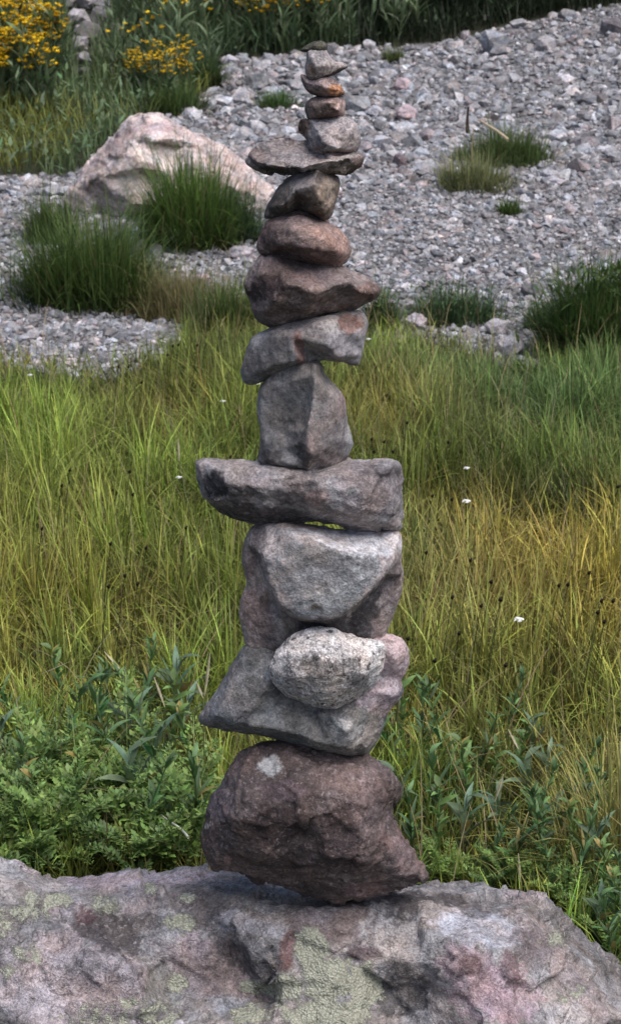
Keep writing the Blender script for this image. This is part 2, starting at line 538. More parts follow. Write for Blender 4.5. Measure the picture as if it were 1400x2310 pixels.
# big block
rock('stone', 'tall brown block with smooth grey half moon face and lit-painted upper edge, above the granite', 'stone',
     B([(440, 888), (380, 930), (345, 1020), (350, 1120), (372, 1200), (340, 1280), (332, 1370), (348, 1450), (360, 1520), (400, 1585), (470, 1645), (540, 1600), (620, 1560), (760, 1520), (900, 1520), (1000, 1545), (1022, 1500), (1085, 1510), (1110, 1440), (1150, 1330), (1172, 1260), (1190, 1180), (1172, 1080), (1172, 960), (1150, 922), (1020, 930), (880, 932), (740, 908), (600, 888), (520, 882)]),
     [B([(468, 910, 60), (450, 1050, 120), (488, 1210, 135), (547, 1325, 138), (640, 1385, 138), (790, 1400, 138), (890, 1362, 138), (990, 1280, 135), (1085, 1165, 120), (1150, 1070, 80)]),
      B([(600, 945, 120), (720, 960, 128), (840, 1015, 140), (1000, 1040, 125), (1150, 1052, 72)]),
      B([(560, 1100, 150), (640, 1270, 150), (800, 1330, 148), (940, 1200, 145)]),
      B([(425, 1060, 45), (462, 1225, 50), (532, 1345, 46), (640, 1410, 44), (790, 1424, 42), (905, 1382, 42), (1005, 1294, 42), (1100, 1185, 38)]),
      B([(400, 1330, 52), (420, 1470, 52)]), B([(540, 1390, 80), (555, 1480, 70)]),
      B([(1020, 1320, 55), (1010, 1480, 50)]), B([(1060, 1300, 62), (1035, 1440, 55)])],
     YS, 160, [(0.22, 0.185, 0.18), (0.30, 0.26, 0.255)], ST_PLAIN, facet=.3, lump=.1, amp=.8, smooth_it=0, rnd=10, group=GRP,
     patches=pa(B, [(760, 1140, 300, 250, (0.24, 0.24, 0.243), 0.95), (930, 980, 250, 70, (0.5, 0.5, 0.52), 0.9, 4), (1110, 1000, 75, 80, (0.55, 0.55, 0.57), 0.9), (600, 930, 130, 25, (0.36, 0.36, 0.37), 0.7, 4), (840, 1310, 160, 90, (0.3, 0.31, 0.31), 0.55),  # white along the upper edge paints in light falling on the bevel
                    (860, 1450, 180, 75, (0.085, 0.083, 0.085), 0.9), (1000, 1380, 80, 150, (0.085, 0.08, 0.082), 0.9, 15), (1130, 1200, 60, 150, (0.14, 0.11, 0.11), 0.7, 12),  # dark patches bordering the half moon paint in its recess shade
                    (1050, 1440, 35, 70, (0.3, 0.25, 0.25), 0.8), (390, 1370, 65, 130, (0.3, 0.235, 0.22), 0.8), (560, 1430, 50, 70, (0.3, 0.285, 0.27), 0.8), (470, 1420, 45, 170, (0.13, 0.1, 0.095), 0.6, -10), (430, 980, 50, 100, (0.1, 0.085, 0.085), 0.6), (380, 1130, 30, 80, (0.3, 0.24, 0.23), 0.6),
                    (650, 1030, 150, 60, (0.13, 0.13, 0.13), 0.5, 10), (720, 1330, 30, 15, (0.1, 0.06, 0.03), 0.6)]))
# long stone
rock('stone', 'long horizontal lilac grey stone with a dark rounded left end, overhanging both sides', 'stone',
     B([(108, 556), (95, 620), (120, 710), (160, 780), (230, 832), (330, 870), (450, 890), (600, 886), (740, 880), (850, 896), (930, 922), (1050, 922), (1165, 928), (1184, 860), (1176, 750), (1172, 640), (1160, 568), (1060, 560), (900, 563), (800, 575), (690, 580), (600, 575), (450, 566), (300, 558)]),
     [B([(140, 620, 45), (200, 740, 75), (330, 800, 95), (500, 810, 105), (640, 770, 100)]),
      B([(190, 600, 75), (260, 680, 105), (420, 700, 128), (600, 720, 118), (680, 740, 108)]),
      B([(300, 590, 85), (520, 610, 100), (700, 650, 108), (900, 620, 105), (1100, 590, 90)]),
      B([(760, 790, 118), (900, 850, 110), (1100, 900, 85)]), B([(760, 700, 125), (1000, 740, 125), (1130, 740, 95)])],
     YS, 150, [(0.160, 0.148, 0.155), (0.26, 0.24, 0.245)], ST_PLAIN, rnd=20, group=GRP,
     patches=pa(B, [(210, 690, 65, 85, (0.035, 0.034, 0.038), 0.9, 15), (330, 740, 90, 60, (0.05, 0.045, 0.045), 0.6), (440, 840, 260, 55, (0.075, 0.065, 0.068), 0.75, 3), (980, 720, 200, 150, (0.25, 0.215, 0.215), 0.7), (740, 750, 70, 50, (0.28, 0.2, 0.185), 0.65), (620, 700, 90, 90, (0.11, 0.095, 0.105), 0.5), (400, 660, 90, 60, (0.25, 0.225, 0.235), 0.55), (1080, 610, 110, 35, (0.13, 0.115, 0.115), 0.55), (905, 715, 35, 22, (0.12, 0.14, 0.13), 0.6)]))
# upright block
rock('stone', 'upright dark grey block with a vertical central ridge standing on the long stone', 'stone',
     B([(560, 40), (480, 110), (430, 190), (420, 300), (442, 400), (440, 490), (418, 555), (470, 583), (580, 602), (690, 634), (780, 603), (870, 572), (900, 500), (924, 460), (892, 380), (886, 250), (850, 185), (780, 125), (760, 40), (650, 20)]),
     [B([(722, 60, 100), (722, 110, 108), (708, 250, 116), (680, 400, 128), (690, 520, 122), (690, 620, 84)]),
      B([(520, 160, 48), (560, 280, 46), (570, 400, 60)]), B([(690, 200, 88), (660, 360, 88)]), B([(470, 480, 62), (560, 500, 70), (640, 470, 98)]), B([(480, 560, 60), (590, 580, 92)]), B([(640, 540, 80), (670, 600, 80)]),
      B([(800, 220, 88), (850, 330, 78), (870, 460, 68), (800, 570, 62)])],
     YS, 130, [(0.135, 0.130, 0.130), (0.20, 0.19, 0.19)], ST_FLAT, facet=.22, lump=.05, amp=.75, smooth_it=0, rnd=8, group=GRP,
     patches=pa(B, [(810, 400, 110, 260, (0.215, 0.19, 0.185), 0.8, 5), (700, 430, 22, 150, (0.3, 0.25, 0.245), 0.7, 4), (660, 520, 40, 60, (0.03, 0.028, 0.03), 0.7, -35), (500, 540, 80, 35, (0.06, 0.055, 0.06), 0.6), (860, 250, 25, 80, (0.3, 0.23, 0.22), 0.5)]))  # right face painted lighter, as the side toward the light
# tilted slab
rock('stone', 'tilted pale grey slab with a rusty vein and flat facets, halfway up the stack', 'stone',
     A([(335, 1800), (352, 1862), (385, 1882), (520, 1832), (650, 1782), (750, 1756), (830, 1756), (945, 1790), (972, 1720), (985, 1640), (1002, 1560), (975, 1508), (900, 1505), (760, 1520), (640, 1542), (500, 1588), (400, 1625), (370, 1690)]),
     [A([(395, 1690, 45), (530, 1620, 75), (600, 1620, 90), (770, 1560, 100), (830, 1550, 80)]),
      A([(600, 1640, 92), (640, 1760, 95)]), A([(775, 1570, 105), (790, 1680, 112), (830, 1735, 95)]), A([(850, 1610, 92), (950, 1610, 60)]), A([(400, 1840, 45), (500, 1790, 80)])],
     YS, 125, [(0.20, 0.195, 0.197), (0.28, 0.27, 0.272)], ST_FLAT, facet=.22, lump=.05, amp=.75, smooth_it=0, rnd=8, group=GRP,
     patches=pa(A, [(880, 1680, 110, 110, (0.34, 0.31, 0.315), 0.8), (690, 1640, 90, 110, (0.29, 0.27, 0.27), 0.7, 10), (640, 1690, 22, 100, (0.24, 0.13, 0.11), 0.75, -8), (895, 1560, 60, 50, (0.19, 0.1, 0.075), 0.8), (960, 1540, 30, 40, (0.16, 0.09, 0.07), 0.6), (480, 1720, 120, 90, (0.12, 0.11, 0.112), 0.6, -20), (620, 1580, 180, 28, (0.32, 0.3, 0.3), 0.55, -18)]))
# brown stone
rock('stone', 'wide reddish brown stone with dark scoop and pointed right tip, above the pale tilted slab', 'stone',
     A([(430, 1220), (372, 1310), (352, 1370), (385, 1440), (395, 1500), (440, 1560), (520, 1582), (650, 1548), (800, 1512), (950, 1472), (1040, 1432), (1068, 1390), (1040, 1348), (950, 1300), (850, 1262), (700, 1236), (560, 1208), (500, 1192)]),
     [A([(440, 1300, 65), (480, 1370, 82), (430, 1450, 55)]), A([(540, 1270, 75), (580, 1350, 120), (500, 1440, 105), (470, 1500, 80)]), A([(700, 1310, 95), (720, 1400, 130), (700, 1500, 95)]), A([(900, 1340, 80), (960, 1400, 75)])],
     YS, 135, [(0.115, 0.090, 0.086), (0.185, 0.148, 0.14)], ST_MAROON, facet=.35, rnd=22, group=GRP,
     patches=pa(A, [(465, 1385, 90, 75, (0.045, 0.03, 0.031), 0.85, -25), (760, 1320, 150, 40, (0.2, 0.15, 0.15), 0.6, 8), (480, 1500, 90, 50, (0.17, 0.14, 0.14), 0.6, 20), (1000, 1390, 70, 50, (0.13, 0.085, 0.07), 0.7), (470, 1250, 70, 40, (0.17, 0.135, 0.14), 0.5)]))
# pink brown
rock('stone', 'plump pinkish brown stone with a lit-painted pink right shoulder, on the wide reddish brown one', 'stone',
     A([(480, 1020), (428, 1100), (418, 1170), (440, 1205), (560, 1212), (680, 1250), (800, 1278), (880, 1240), (912, 1180), (890, 1110), (800, 1040), (700, 982), (640, 963), (560, 990)]),
     [A([(500, 1070, 60), (600, 1060, 100), (700, 1060, 105), (800, 1120, 95)]), A([(560, 1150, 95), (700, 1170, 120), (840, 1190, 85)])],
     YS, 110, [(0.155, 0.115, 0.108), (0.22, 0.168, 0.156)], ST_MAROON, facet=.3, rnd=32, group=GRP,
     patches=pa(A, [(820, 1090, 110, 70, (0.35, 0.24, 0.205), 0.75, 35), (880, 1160, 45, 70, (0.3, 0.21, 0.185), 0.6), (500, 1080, 80, 60, (0.075, 0.055, 0.058), 0.6), (690, 1200, 180, 50, (0.12, 0.085, 0.085), 0.5, 12), (650, 1020, 80, 30, (0.24, 0.18, 0.175), 0.5)]))  # right shoulder: pinker stone, with light from the right painted in
# angular
rock('stone', 'angular brown grey stone with a tan right face, beneath the wide flat slab', 'stone',
     A([(640, 760), (540, 832), (500, 900), (470, 960), (462, 1004), (540, 992), (640, 966), (700, 985), (760, 1022), (800, 1005), (838, 900), (852, 800), (800, 780), (760, 750), (750, 730), (690, 735)]),
     [A([(740, 760, 85), (715, 830, 105), (740, 890, 100), (775, 990, 70)]), A([(620, 860, 92), (560, 940, 75)]), A([(690, 900, 88), (700, 960, 75)]), A([(800, 850, 70), (810, 930, 58)])],
     YS, 95, [(0.10, 0.085, 0.078), (0.16, 0.14, 0.13)], ST_FLAT, facet=.25, lump=.1, amp=.75, smooth_it=0, rnd=7, group=GRP, voxel=0.002,
     patches=pa(A, [(800, 870, 60, 100, (0.25, 0.205, 0.165), 0.9, 10), (650, 800, 80, 60, (0.22, 0.2, 0.2), 0.7), (700, 950, 90, 50, (0.055, 0.047, 0.04), 0.7, 25), (520, 940, 60, 60, (0.065, 0.055, 0.05), 0.7), (600, 890, 14, 60, (0.28, 0.25, 0.23), 0.6, 12)]))
# flat slab
rock('stone', 'wide thin brownish slab jutting out like wings near the top', 'stone',
     A([(372, 672, 10), (385, 712, 20), (430, 742, 30), (540, 766, 40), (630, 777, 40), (700, 757, 70), (760, 772, 50), (900, 772, 40), (965, 740, 30), (990, 690, 20), (960, 652, 0), (880, 640, -10), (800, 600, -20), (690, 596, -20), (560, 593, -20), (450, 602, -10), (400, 645, 0)]),
     [A([(420, 715, 45), (540, 740, 70), (640, 750, 82), (700, 728, 95), (800, 705, 80), (900, 690, 60), (960, 672, 30)]), A([(500, 660, 25), (680, 670, 35)])],
     YS, 55, [(0.18, 0.155, 0.156), (0.25, 0.22, 0.22)], ST_PLAIN, rnd=8, group=GRP, voxel=0.002, backround=30,
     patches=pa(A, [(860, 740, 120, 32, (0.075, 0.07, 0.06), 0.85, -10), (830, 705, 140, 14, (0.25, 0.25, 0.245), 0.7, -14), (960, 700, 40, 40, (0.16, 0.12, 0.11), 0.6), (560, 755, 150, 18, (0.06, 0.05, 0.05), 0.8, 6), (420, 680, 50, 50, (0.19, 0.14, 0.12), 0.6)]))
# grey block
rock('stone', 'light grey wedge block with a small brown lump behind, fifth from the top', 'stone',
     A([(690, 488), (640, 490, -40), (632, 560, -40), (660, 582, -30), (686, 590), (690, 645), (760, 682), (850, 664), (935, 652), (957, 590), (930, 510), (880, 478), (780, 476)]),
     [A([(705, 510, 35), (740, 560, 75), (765, 610, 85), (850, 645, 70)]), A([(800, 520, 60), (910, 560, 50)]), A([(720, 630, 55), (770, 660, 65)])],
     YS, 75, [(0.22, 0.198, 0.205), (0.275, 0.25, 0.255)], ST_SMALL, rnd=9, group=GRP, voxel=0.002, amp=.7,
     patches=pa(A, [(655, 535, 38, 60, (0.15, 0.10, 0.075), 0.95), (730, 620, 50, 50, (0.16, 0.145, 0.15), 0.8), (850, 560, 70, 60, (0.3, 0.265, 0.265), 0.6)]))  # brighter right side is light from the upper right, painted in
rock('stone', 'small rounded dark brown stone with a pinkish right side, fourth from the top', 'stone',
     A([(676, 430), (690, 388), (760, 368), (865, 366), (887, 430), (870, 478), (780, 490), (690, 486)]),
     [A([(720, 420, 50), (790, 400, 65), (840, 440, 60)]), A([(740, 465, 50), (820, 470, 50)])],
     YS, 60, [(0.09, 0.066, 0.06), (0.13, 0.1, 0.092)], ST_SMALL, rnd=16, group=GRP, voxel=0.0018, amp=.6,
     patches=pa(A, [(868, 420, 28, 60, (0.34, 0.26, 0.24), 0.85), (800, 385, 90, 16, (0.27, 0.2, 0.18), 0.7)]))
rock('stone', 'small tilted brown stone with an orange right tip, third from the top', 'stone',
     A([(648, 246), (655, 300), (690, 348), (760, 372), (830, 368), (882, 350), (862, 318), (820, 280), (760, 262), (700, 278)]),
     [A([(690, 300, 35), (760, 310, 55), (820, 330, 50)])],
     YS, 55, [(0.14, 0.105, 0.105), (0.2, 0.16, 0.16)], ST_SMALL, rnd=10, group=GRP, voxel=0.0018, amp=.6,
     patches=pa(A, [(838, 335, 45, 34, (0.32, 0.165, 0.085), 0.9), (700, 350, 60, 16, (0.05, 0.04, 0.04), 0.7, 20)]))
rock('stone', 'small grey stone with a thin spike pointing right, second from the top', 'stone',
     A([(690, 122), (682, 190), (676, 245), (700, 285), (760, 272), (830, 250), (900, 208), (880, 196), (820, 184), (790, 150), (770, 122)]),
     [A([(705, 160, 40), (730, 210, 55), (730, 265, 40)]), A([(780, 200, 45), (840, 215, 25)])],
     YS, 50, [(0.19, 0.17, 0.17), (0.25, 0.225, 0.225)], ST_SMALL, rnd=9, group=GRP, voxel=0.0017, amp=.5,
     patches=pa(A, [(830, 240, 80, 11, (0.04, 0.04, 0.045), 0.8, -26), (705, 230, 22, 40, (0.2, 0.14, 0.11), 0.8)]))
rock('stone', 'tiny flat dark olive stone capping the top of the stack', 'stone',
     A([(645, 126), (672, 104), (700, 88), (742, 78), (782, 92), (782, 122), (740, 138), (690, 132)]),
     [A([(690, 112, 25), (750, 108, 32)])],
     YS, 40, [(0.028, 0.03, 0.022), (0.05, 0.05, 0.04)], ST_SMALL, rnd=9, group=GRP, voxel=0.0016, amp=.4)

# ------------------------------------------------------------------ boulder underneath
UB = U
PINK = (0.37, 0.30, 0.32)
boulder = rock('boulder', 'large lichen spotted grey and pink boulder carrying the stone stack in the foreground', 'boulder',
     [(-420, 2050, 0), (-260, 1965, 0), (-100, 1922, 0), (0, 1926, 0), (60, 1938, 0), (105, 1968, 0), (200, 1980, 0), (300, 1972, 0), (400, 1957, 0), (500, 1960, 0), (620, 1978, 0), (760, 1990, 0), (880, 1992, 0), (960, 1991, 0), (1050, 1998, 0), (1130, 2001, 0), (1212, 2004, 0), (1250, 2036, 0), (1290, 2085, 0), (1340, 2130, 0), (1400, 2168, 0), (1500, 2265, 60), (1600, 2450, 150), (1640, 2750, 300), (1560, 2960, 500), (600, 3050, 700), (-300, 2960, 500), (-480, 2500, 200)],
     [[(-200, 2010, 110), (0, 1985, 110), (90, 2010, 120), (200, 2030, 150), (330, 2025, 150), (480, 2010, 150)],
      [(480, 2010, 150), (560, 2030, 180), (700, 2050, 225), (850, 2045, 210), (950, 2030, 170)],
      [(950, 2030, 170), (1050, 2060, 190), (1180, 2050, 150), (1230, 2060, 110)],
      [(0, 2120, 290), (160, 2110, 265), (250, 2130, 240), (330, 2160, 262), (380, 2240, 300)],
      [(60, 2300, 430), (130, 2180, 365), (220, 2150, 350), (300, 2200, 360), (335, 2310, 400)],
      [(480, 2060, 200), (560, 2110, 285), (600, 2180, 330), (640, 2240, 360)],
      [(500, 2120, 230), (560, 2190, 255), (600, 2240, 280)],
      [(650, 2090, 270), (760, 2130, 310), (860, 2150, 290), (940, 2120, 260)],
      [(850, 2220, 300), (950, 2240, 300), (940, 2310, 330)],
      [(960, 2100, 300), (1060, 2130, 340), (1160, 2130, 290), (1180, 2080, 220)],
      [(960, 2170, 345), (1060, 2260, 400), (1160, 2290, 400)],
      [(1180, 2060, 160), (1290, 2180, 230), (1400, 2290, 310)],
      [(1250, 2090, 70), (1330, 2180, 120), (1450, 2300, 180)],
      [(400, 2310, 400), (600, 2330, 440), (800, 2320, 420)],
      [(100, 2450, 540), (600, 2480, 600), (1200, 2450, 500)], [(-250, 2300, 350), (-200, 2600, 480)], [(200, 2800, 720), (900, 2800, 740)]],
     2.32, 330, [(0.125, 0.119, 0.123), (0.275, 0.26, 0.267)], ST_BOULDER, rnd=30, voxel=0.0038, amp=1.05, step=14, noise_scale=1.7, sm=2, grow=0, facet=.55, lump=.3,
     patches=[(180, 2230, 150, 130, (0.36, 0.32, 0.335), 0.85, 10), (250, 2100, 80, 45, (0.075, 0.068, 0.07), 0.85, 25), (40, 2250, 60, 40, (0.4, 0.37, 0.39), 0.7), (430, 2130, 50, 30, PINK, 0.7, 20),
              (460, 2180, 120, 70, (0.22, 0.18, 0.185), 0.7, 25), (530, 2075, 42, 26, (0.42, 0.43, 0.47), 0.9, 12), (590, 2090, 60, 25, (0.34, 0.34, 0.37), 0.7, 10), (650, 2140, 18, 45, (0.14, 0.075, 0.07), 0.85, 8),
              (760, 2070, 110, 50, (0.19, 0.155, 0.155), 0.8), (430, 2040, 90, 40, (0.11, 0.1, 0.105), 0.6, 10), (1070, 2220, 70, 110, (0.41, 0.325, 0.355), 0.85, -35), (1140, 2240, 90, 80, (0.38, 0.29, 0.33), 0.7),
              (1070, 2095, 110, 40, (0.42, 0.42, 0.46), 0.85, 12), (1010, 2030, 40, 16, (0.06, 0.055, 0.06), 0.8, 5), (1070, 2055, 35, 16, (0.09, 0.085, 0.09), 0.8), (910, 2050, 60, 50, (0.06, 0.054, 0.056), 0.85), (560, 2170, 80, 26, (0.07, 0.064, 0.067), 0.75, 32), (1150, 2190, 26, 50, (0.10, 0.07, 0.075), 0.8, -20), (780, 2120, 60, 24, (0.12, 0.095, 0.097), 0.6, 15), (330, 2075, 60, 22, (0.09, 0.083, 0.087), 0.7, 12), (1060, 2180, 30, 24, (0.13, 0.085, 0.09), 0.75), (370, 2290, 60, 20, (0.075, 0.07, 0.07), 0.7),
              (900, 2230, 70, 70, (0.085, 0.084, 0.087), 0.85), (1170, 2020, 60, 14, (0.45, 0.38, 0.39), 0.7), (1270, 2190, 35, 170, (0.29, 0.245, 0.24), 0.75, -40), (1310, 2110, 40, 110, (0.13, 0.12, 0.115), 0.7, -35), (1200, 2150, 35, 60, (0.13, 0.11, 0.115), 0.6, -20),
              (60, 1950, 60, 14, (0.52, 0.48, 0.5), 0.8, 15), (300, 1985, 160, 16, (0.4, 0.35, 0.39), 0.75, -3), (440, 1975, 70, 14, (0.3, 0.27, 0.29), 0.7), (370, 2230, 40, 60, (0.2, 0.21, 0.2), 0.6), (500, 2265, 50, 25, (0.3, 0.31, 0.34), 0.7), (825, 2155, 45, 22, (0.1, 0.06, 0.065), 0.7), (150, 2040, 40, 30, (0.28, 0.25, 0.27), 0.6), (310, 2030, 50, 35, (0.29, 0.26, 0.28), 0.6), (190, 2065, 25, 20, (0.09, 0.05, 0.055), 0.7)],
     lichens=[(700, 2140, 42, 55, 1.0), (740, 2210, 85, 60, 1.0), (650, 2225, 50, 40, 0.9), (820, 2220, 45, 60, 1.0), (740, 2290, 130, 45, 0.9), (60, 2050, 75, 42, 0.5), (0, 2080, 55, 45, 0.42), (240, 2040, 55, 30, 0.5), (400, 2080, 50, 26, 0.85), (420, 2025, 25, 12, 0.8), (140, 2030, 50, 25, 0.75), (60, 2150, 45, 36, 0.45), (20, 2190, 36, 26, 0.4), (400, 2220, 30, 28, 0.8), (570, 2225, 38, 18, 0.85), (560, 2290, 60, 28, 0.7), (340, 2005, 22, 18, 0.7), (1250, 2120, 30, 40, 0.45), (1290, 2240, 40, 30, 0.45), (-150, 2150, 120, 100, 0.8), (300, 2300, 200, 60, 0.45)])

# ------------------------------------------------------------------ ground
LOWB = [(-1500, 840), (-300, 850), (0, 825), (150, 850), (250, 858), (385, 800), (430, 740), (520, 680), (640, 680), (760, 720), (830, 760), (950, 775), (1080, 805), (1150, 835), (1205, 830), (1260, 790), (1400, 760), (1600, 750), (2600, 740)]
TOPB = [(2600, -60), (1600, -20), (1400, 12), (1250, 40), (1080, 75), (1000, 98), (760, 108), (600, 130), (500, 140), (485, 200), (400, 250), (290, 300), (250, 345), (160, 402), (0, 400), (-300, 405), (-1500, 410)]
LOWW = gpoly(LOWB); TOPW = gpoly(TOPB)
GRAVEL_POLY = LOWW + TOPW


def in_gravel(x, y): return inpoly(x, y, GRAVEL_POLY)


def lower_y(x):
    xs = np.array([p[0] for p in LOWW]); ys = np.array([p[1] for p in LOWW])
    return np.interp(x, xs, ys)


m, nt, b, out = new_mat('soil_and_scree')
tc = nd(nt, 'ShaderNodeTexCoord').outputs['Object']
at = nd(nt, 'ShaderNodeAttribute', attribute_name='col')
n1 = noise_node(nt, tc, 9, 8, 0.7)
n2 = noise_node(nt, tc, 70, 5, 0.7)
c = mixcol(nt, 0.8, at.outputs['Color'], maprange(nt, n1.outputs[0], 0.3, 0.7, 0.5, 1.5), 'MULTIPLY')
c = mixcol(nt, 0.8, c, maprange(nt, n2.outputs[0], 0.3, 0.7, 0.45, 1.5), 'MULTIPLY')
nt.links.new(c, b.inputs['Base Color']); b.inputs['Roughness'].default_value = 0.95
bp = nd(nt, 'ShaderNodeBump'); bp.inputs['Strength'].default_value = 0.8; bp.inputs['Distance'].default_value = 0.02
nt.links.new(n2.outputs[0], bp.inputs['Height']); nt.links.new(bp.outputs[0], b.inputs['Normal'])
GROUND = m
xs = np.concatenate([[-600, -300, -120, -60, -30, -15], np.arange(-8, 8.01, 0.08), [15, 30, 60, 120, 300, 600]])
ys = np.concatenate([[-300, -100, -30, -10, -3], np.arange(0, 18.01, 0.08), [20, 24, 30, 40, 60, 100, 200, 400, 900]])
X, Yg = np.meshgrid(xs, ys)
Z = gz(X, Yg)
nx, ny = len(xs), len(ys)
idx = np.arange(nx * ny).reshape(ny, nx)
F = np.stack([idx[:-1, :-1], idx[:-1, 1:], idx[1:, 1:], idx[1:, :-1]], -1).reshape(-1, 4)
gcol = np.where(in_gravel(X.ravel(), Yg.ravel())[:, None], [[0.17, 0.168, 0.175]], [[0.028, 0.03, 0.014]])
g = link('ground', npmesh('ground', np.stack([X.ravel(), Yg.ravel(), Z.ravel()], 1), F, gcol, True), GROUND)
tag(g, kind='structure')

# ------------------------------------------------------------------ gravel
def hull_proto(k, pts=15):
    r = np.random.default_rng(k)
    bm = bmesh.new()
    v = r.normal(size=(pts, 3)); v /= np.linalg.norm(v, axis=1)[:, None]
    v *= r.uniform(0.8, 1.05, (pts, 1))
    v *= np.array([1, r.uniform(.6, .95), r.uniform(.42, .75)])
    for p in v: bm.verts.new(p)
    res = bmesh.ops.convex_hull(bm, input=bm.verts)
    bmesh.ops.delete(bm, geom=[e for e in res['geom_interior'] if isinstance(e, bmesh.types.BMVert)], context='VERTS')
    bmesh.ops.triangulate(bm, faces=bm.faces)
    bmesh.ops.recalc_face_normals(bm, faces=bm.faces)
    bm.verts.ensure_lookup_table(); bm.verts.index_update()
    V = np.array([list(x.co) for x in bm.verts]); F = np.array([[q.index for q in f.verts] for f in bm.faces])
    bm.free()
    return V, F


PROTO = [hull_proto(k, 13 + k % 7) for k in range(36)]


def rotmats(n, tilt=0.5):
    a = rng.uniform(0, 2 * math.pi, n); t = rng.normal(0, tilt, n); b_ = rng.uniform(0, 2 * math.pi, n)
    def rz(a):
        z = np.zeros((len(a), 3, 3)); z[:, 0, 0] = np.cos(a); z[:, 0, 1] = -np.sin(a); z[:, 1, 0] = np.sin(a); z[:, 1, 1] = np.cos(a); z[:, 2, 2] = 1
        return z
    def rx(a):
        z = np.zeros((len(a), 3, 3)); z[:, 0, 0] = 1; z[:, 1, 1] = np.cos(a); z[:, 1, 2] = -np.sin(a); z[:, 2, 1] = np.sin(a); z[:, 2, 2] = np.cos(a)
        return z
    return rz(a) @ rx(t) @ rz(b_)


def gravel_cols(n):
    v = np.clip(rng.lognormal(math.log(0.235), 0.34, n), 0.09, 0.52)
    h = rng.uniform(0, 1, n)
    tint = np.where(h[:, None] < 0.55, [[0.97, 0.985, 1.04]], np.where(h[:, None] < 0.78, [[0.95, 1.0, 1.05]], np.where(h[:, None] < 0.92, [[1.03, 0.98, 0.97]], [[1.08, 0.97, 0.99]])))
    return v[:, None] * tint


def scatter_stones(x, y, r, sink=0.25, tilt=0.5, cols=None):
    n = len(x)
    z = gz(x, y)
    M = rotmats(n, tilt)
    pid = rng.integers(0, len(PROTO), n)
    cols = gravel_cols(n) if cols is None else cols
    VV, FF, CC, off = [], [], [], 0
    for k in range(len(PROTO)):
        s = np.where(pid == k)[0]
        if not len(s): continue
        V, F = PROTO[k]
        w = np.einsum('nij,vj->nvi', M[s], V) * r[s][:, None, None]
        w += np.stack([x[s], y[s], z[s] + r[s] * sink], 1)[:, None, :]
        VV.append(w.reshape(-1, 3))
        FF.append((F[None] + (off + np.arange(len(s)) * len(V))[:, None, None]).reshape(-1, 3))
        cc = np.repeat(cols[s], len(V), 0) * rng.uniform(0.88, 1.12, (len(s) * len(V), 1))
        CC.append(cc)
        off += len(s) * len(V)
    return np.concatenate(VV), np.concatenate(FF), np.concatenate(CC)


def rand_gravel(n, y0, y1, marg=1.35):
    y = y0 + (y1 - y0) * rng.uniform(0, 1, n)
    hw = y * HALF * (1400 / 2310) * marg * 1.06 + 0.2
    x = rng.uniform(-1, 1, n) * hw
    k = in_gravel(x, y)
    return x[k], y[k]


xa, ya = rand_gravel(88000, 5.2, 8.8, 1.8)
ra = np.clip(rng.lognormal(math.log(0.0093), 0.48, len(xa)), 0.006, 0.036)
xb, yb = rand_gravel(58000, 7.8, 13.0, 1.8)
rb = np.clip(rng.lognormal(math.log(0.0132), 0.52, len(xb)), 0.008, 0.065)
xc, yc = rand_gravel(1700, 8.2, 12.5, 1.8)
rc = np.clip(rng.lognormal(math.log(0.037), 0.3, len(xc)), 0.02, 0.07)
k = (xc < 0.9) | (rng.uniform(0, 1, len(xc)) < 0.15)
xc, yc, rc = xc[k], yc[k], rc[k]
xg = np.concatenate([xa, xb, xc]); yg = np.concatenate([ya, yb, yc]); rg_ = np.concatenate([ra, rb, rc])
V, F, Cc = scatter_stones(xg, yg, rg_)
gr = link('gravel', npmesh('gravel', V, F, Cc), ST_GRAVEL)
tag(gr, 'grey and lilac angular gravel spread over the slope behind the meadow', 'gravel', kind='stuff')


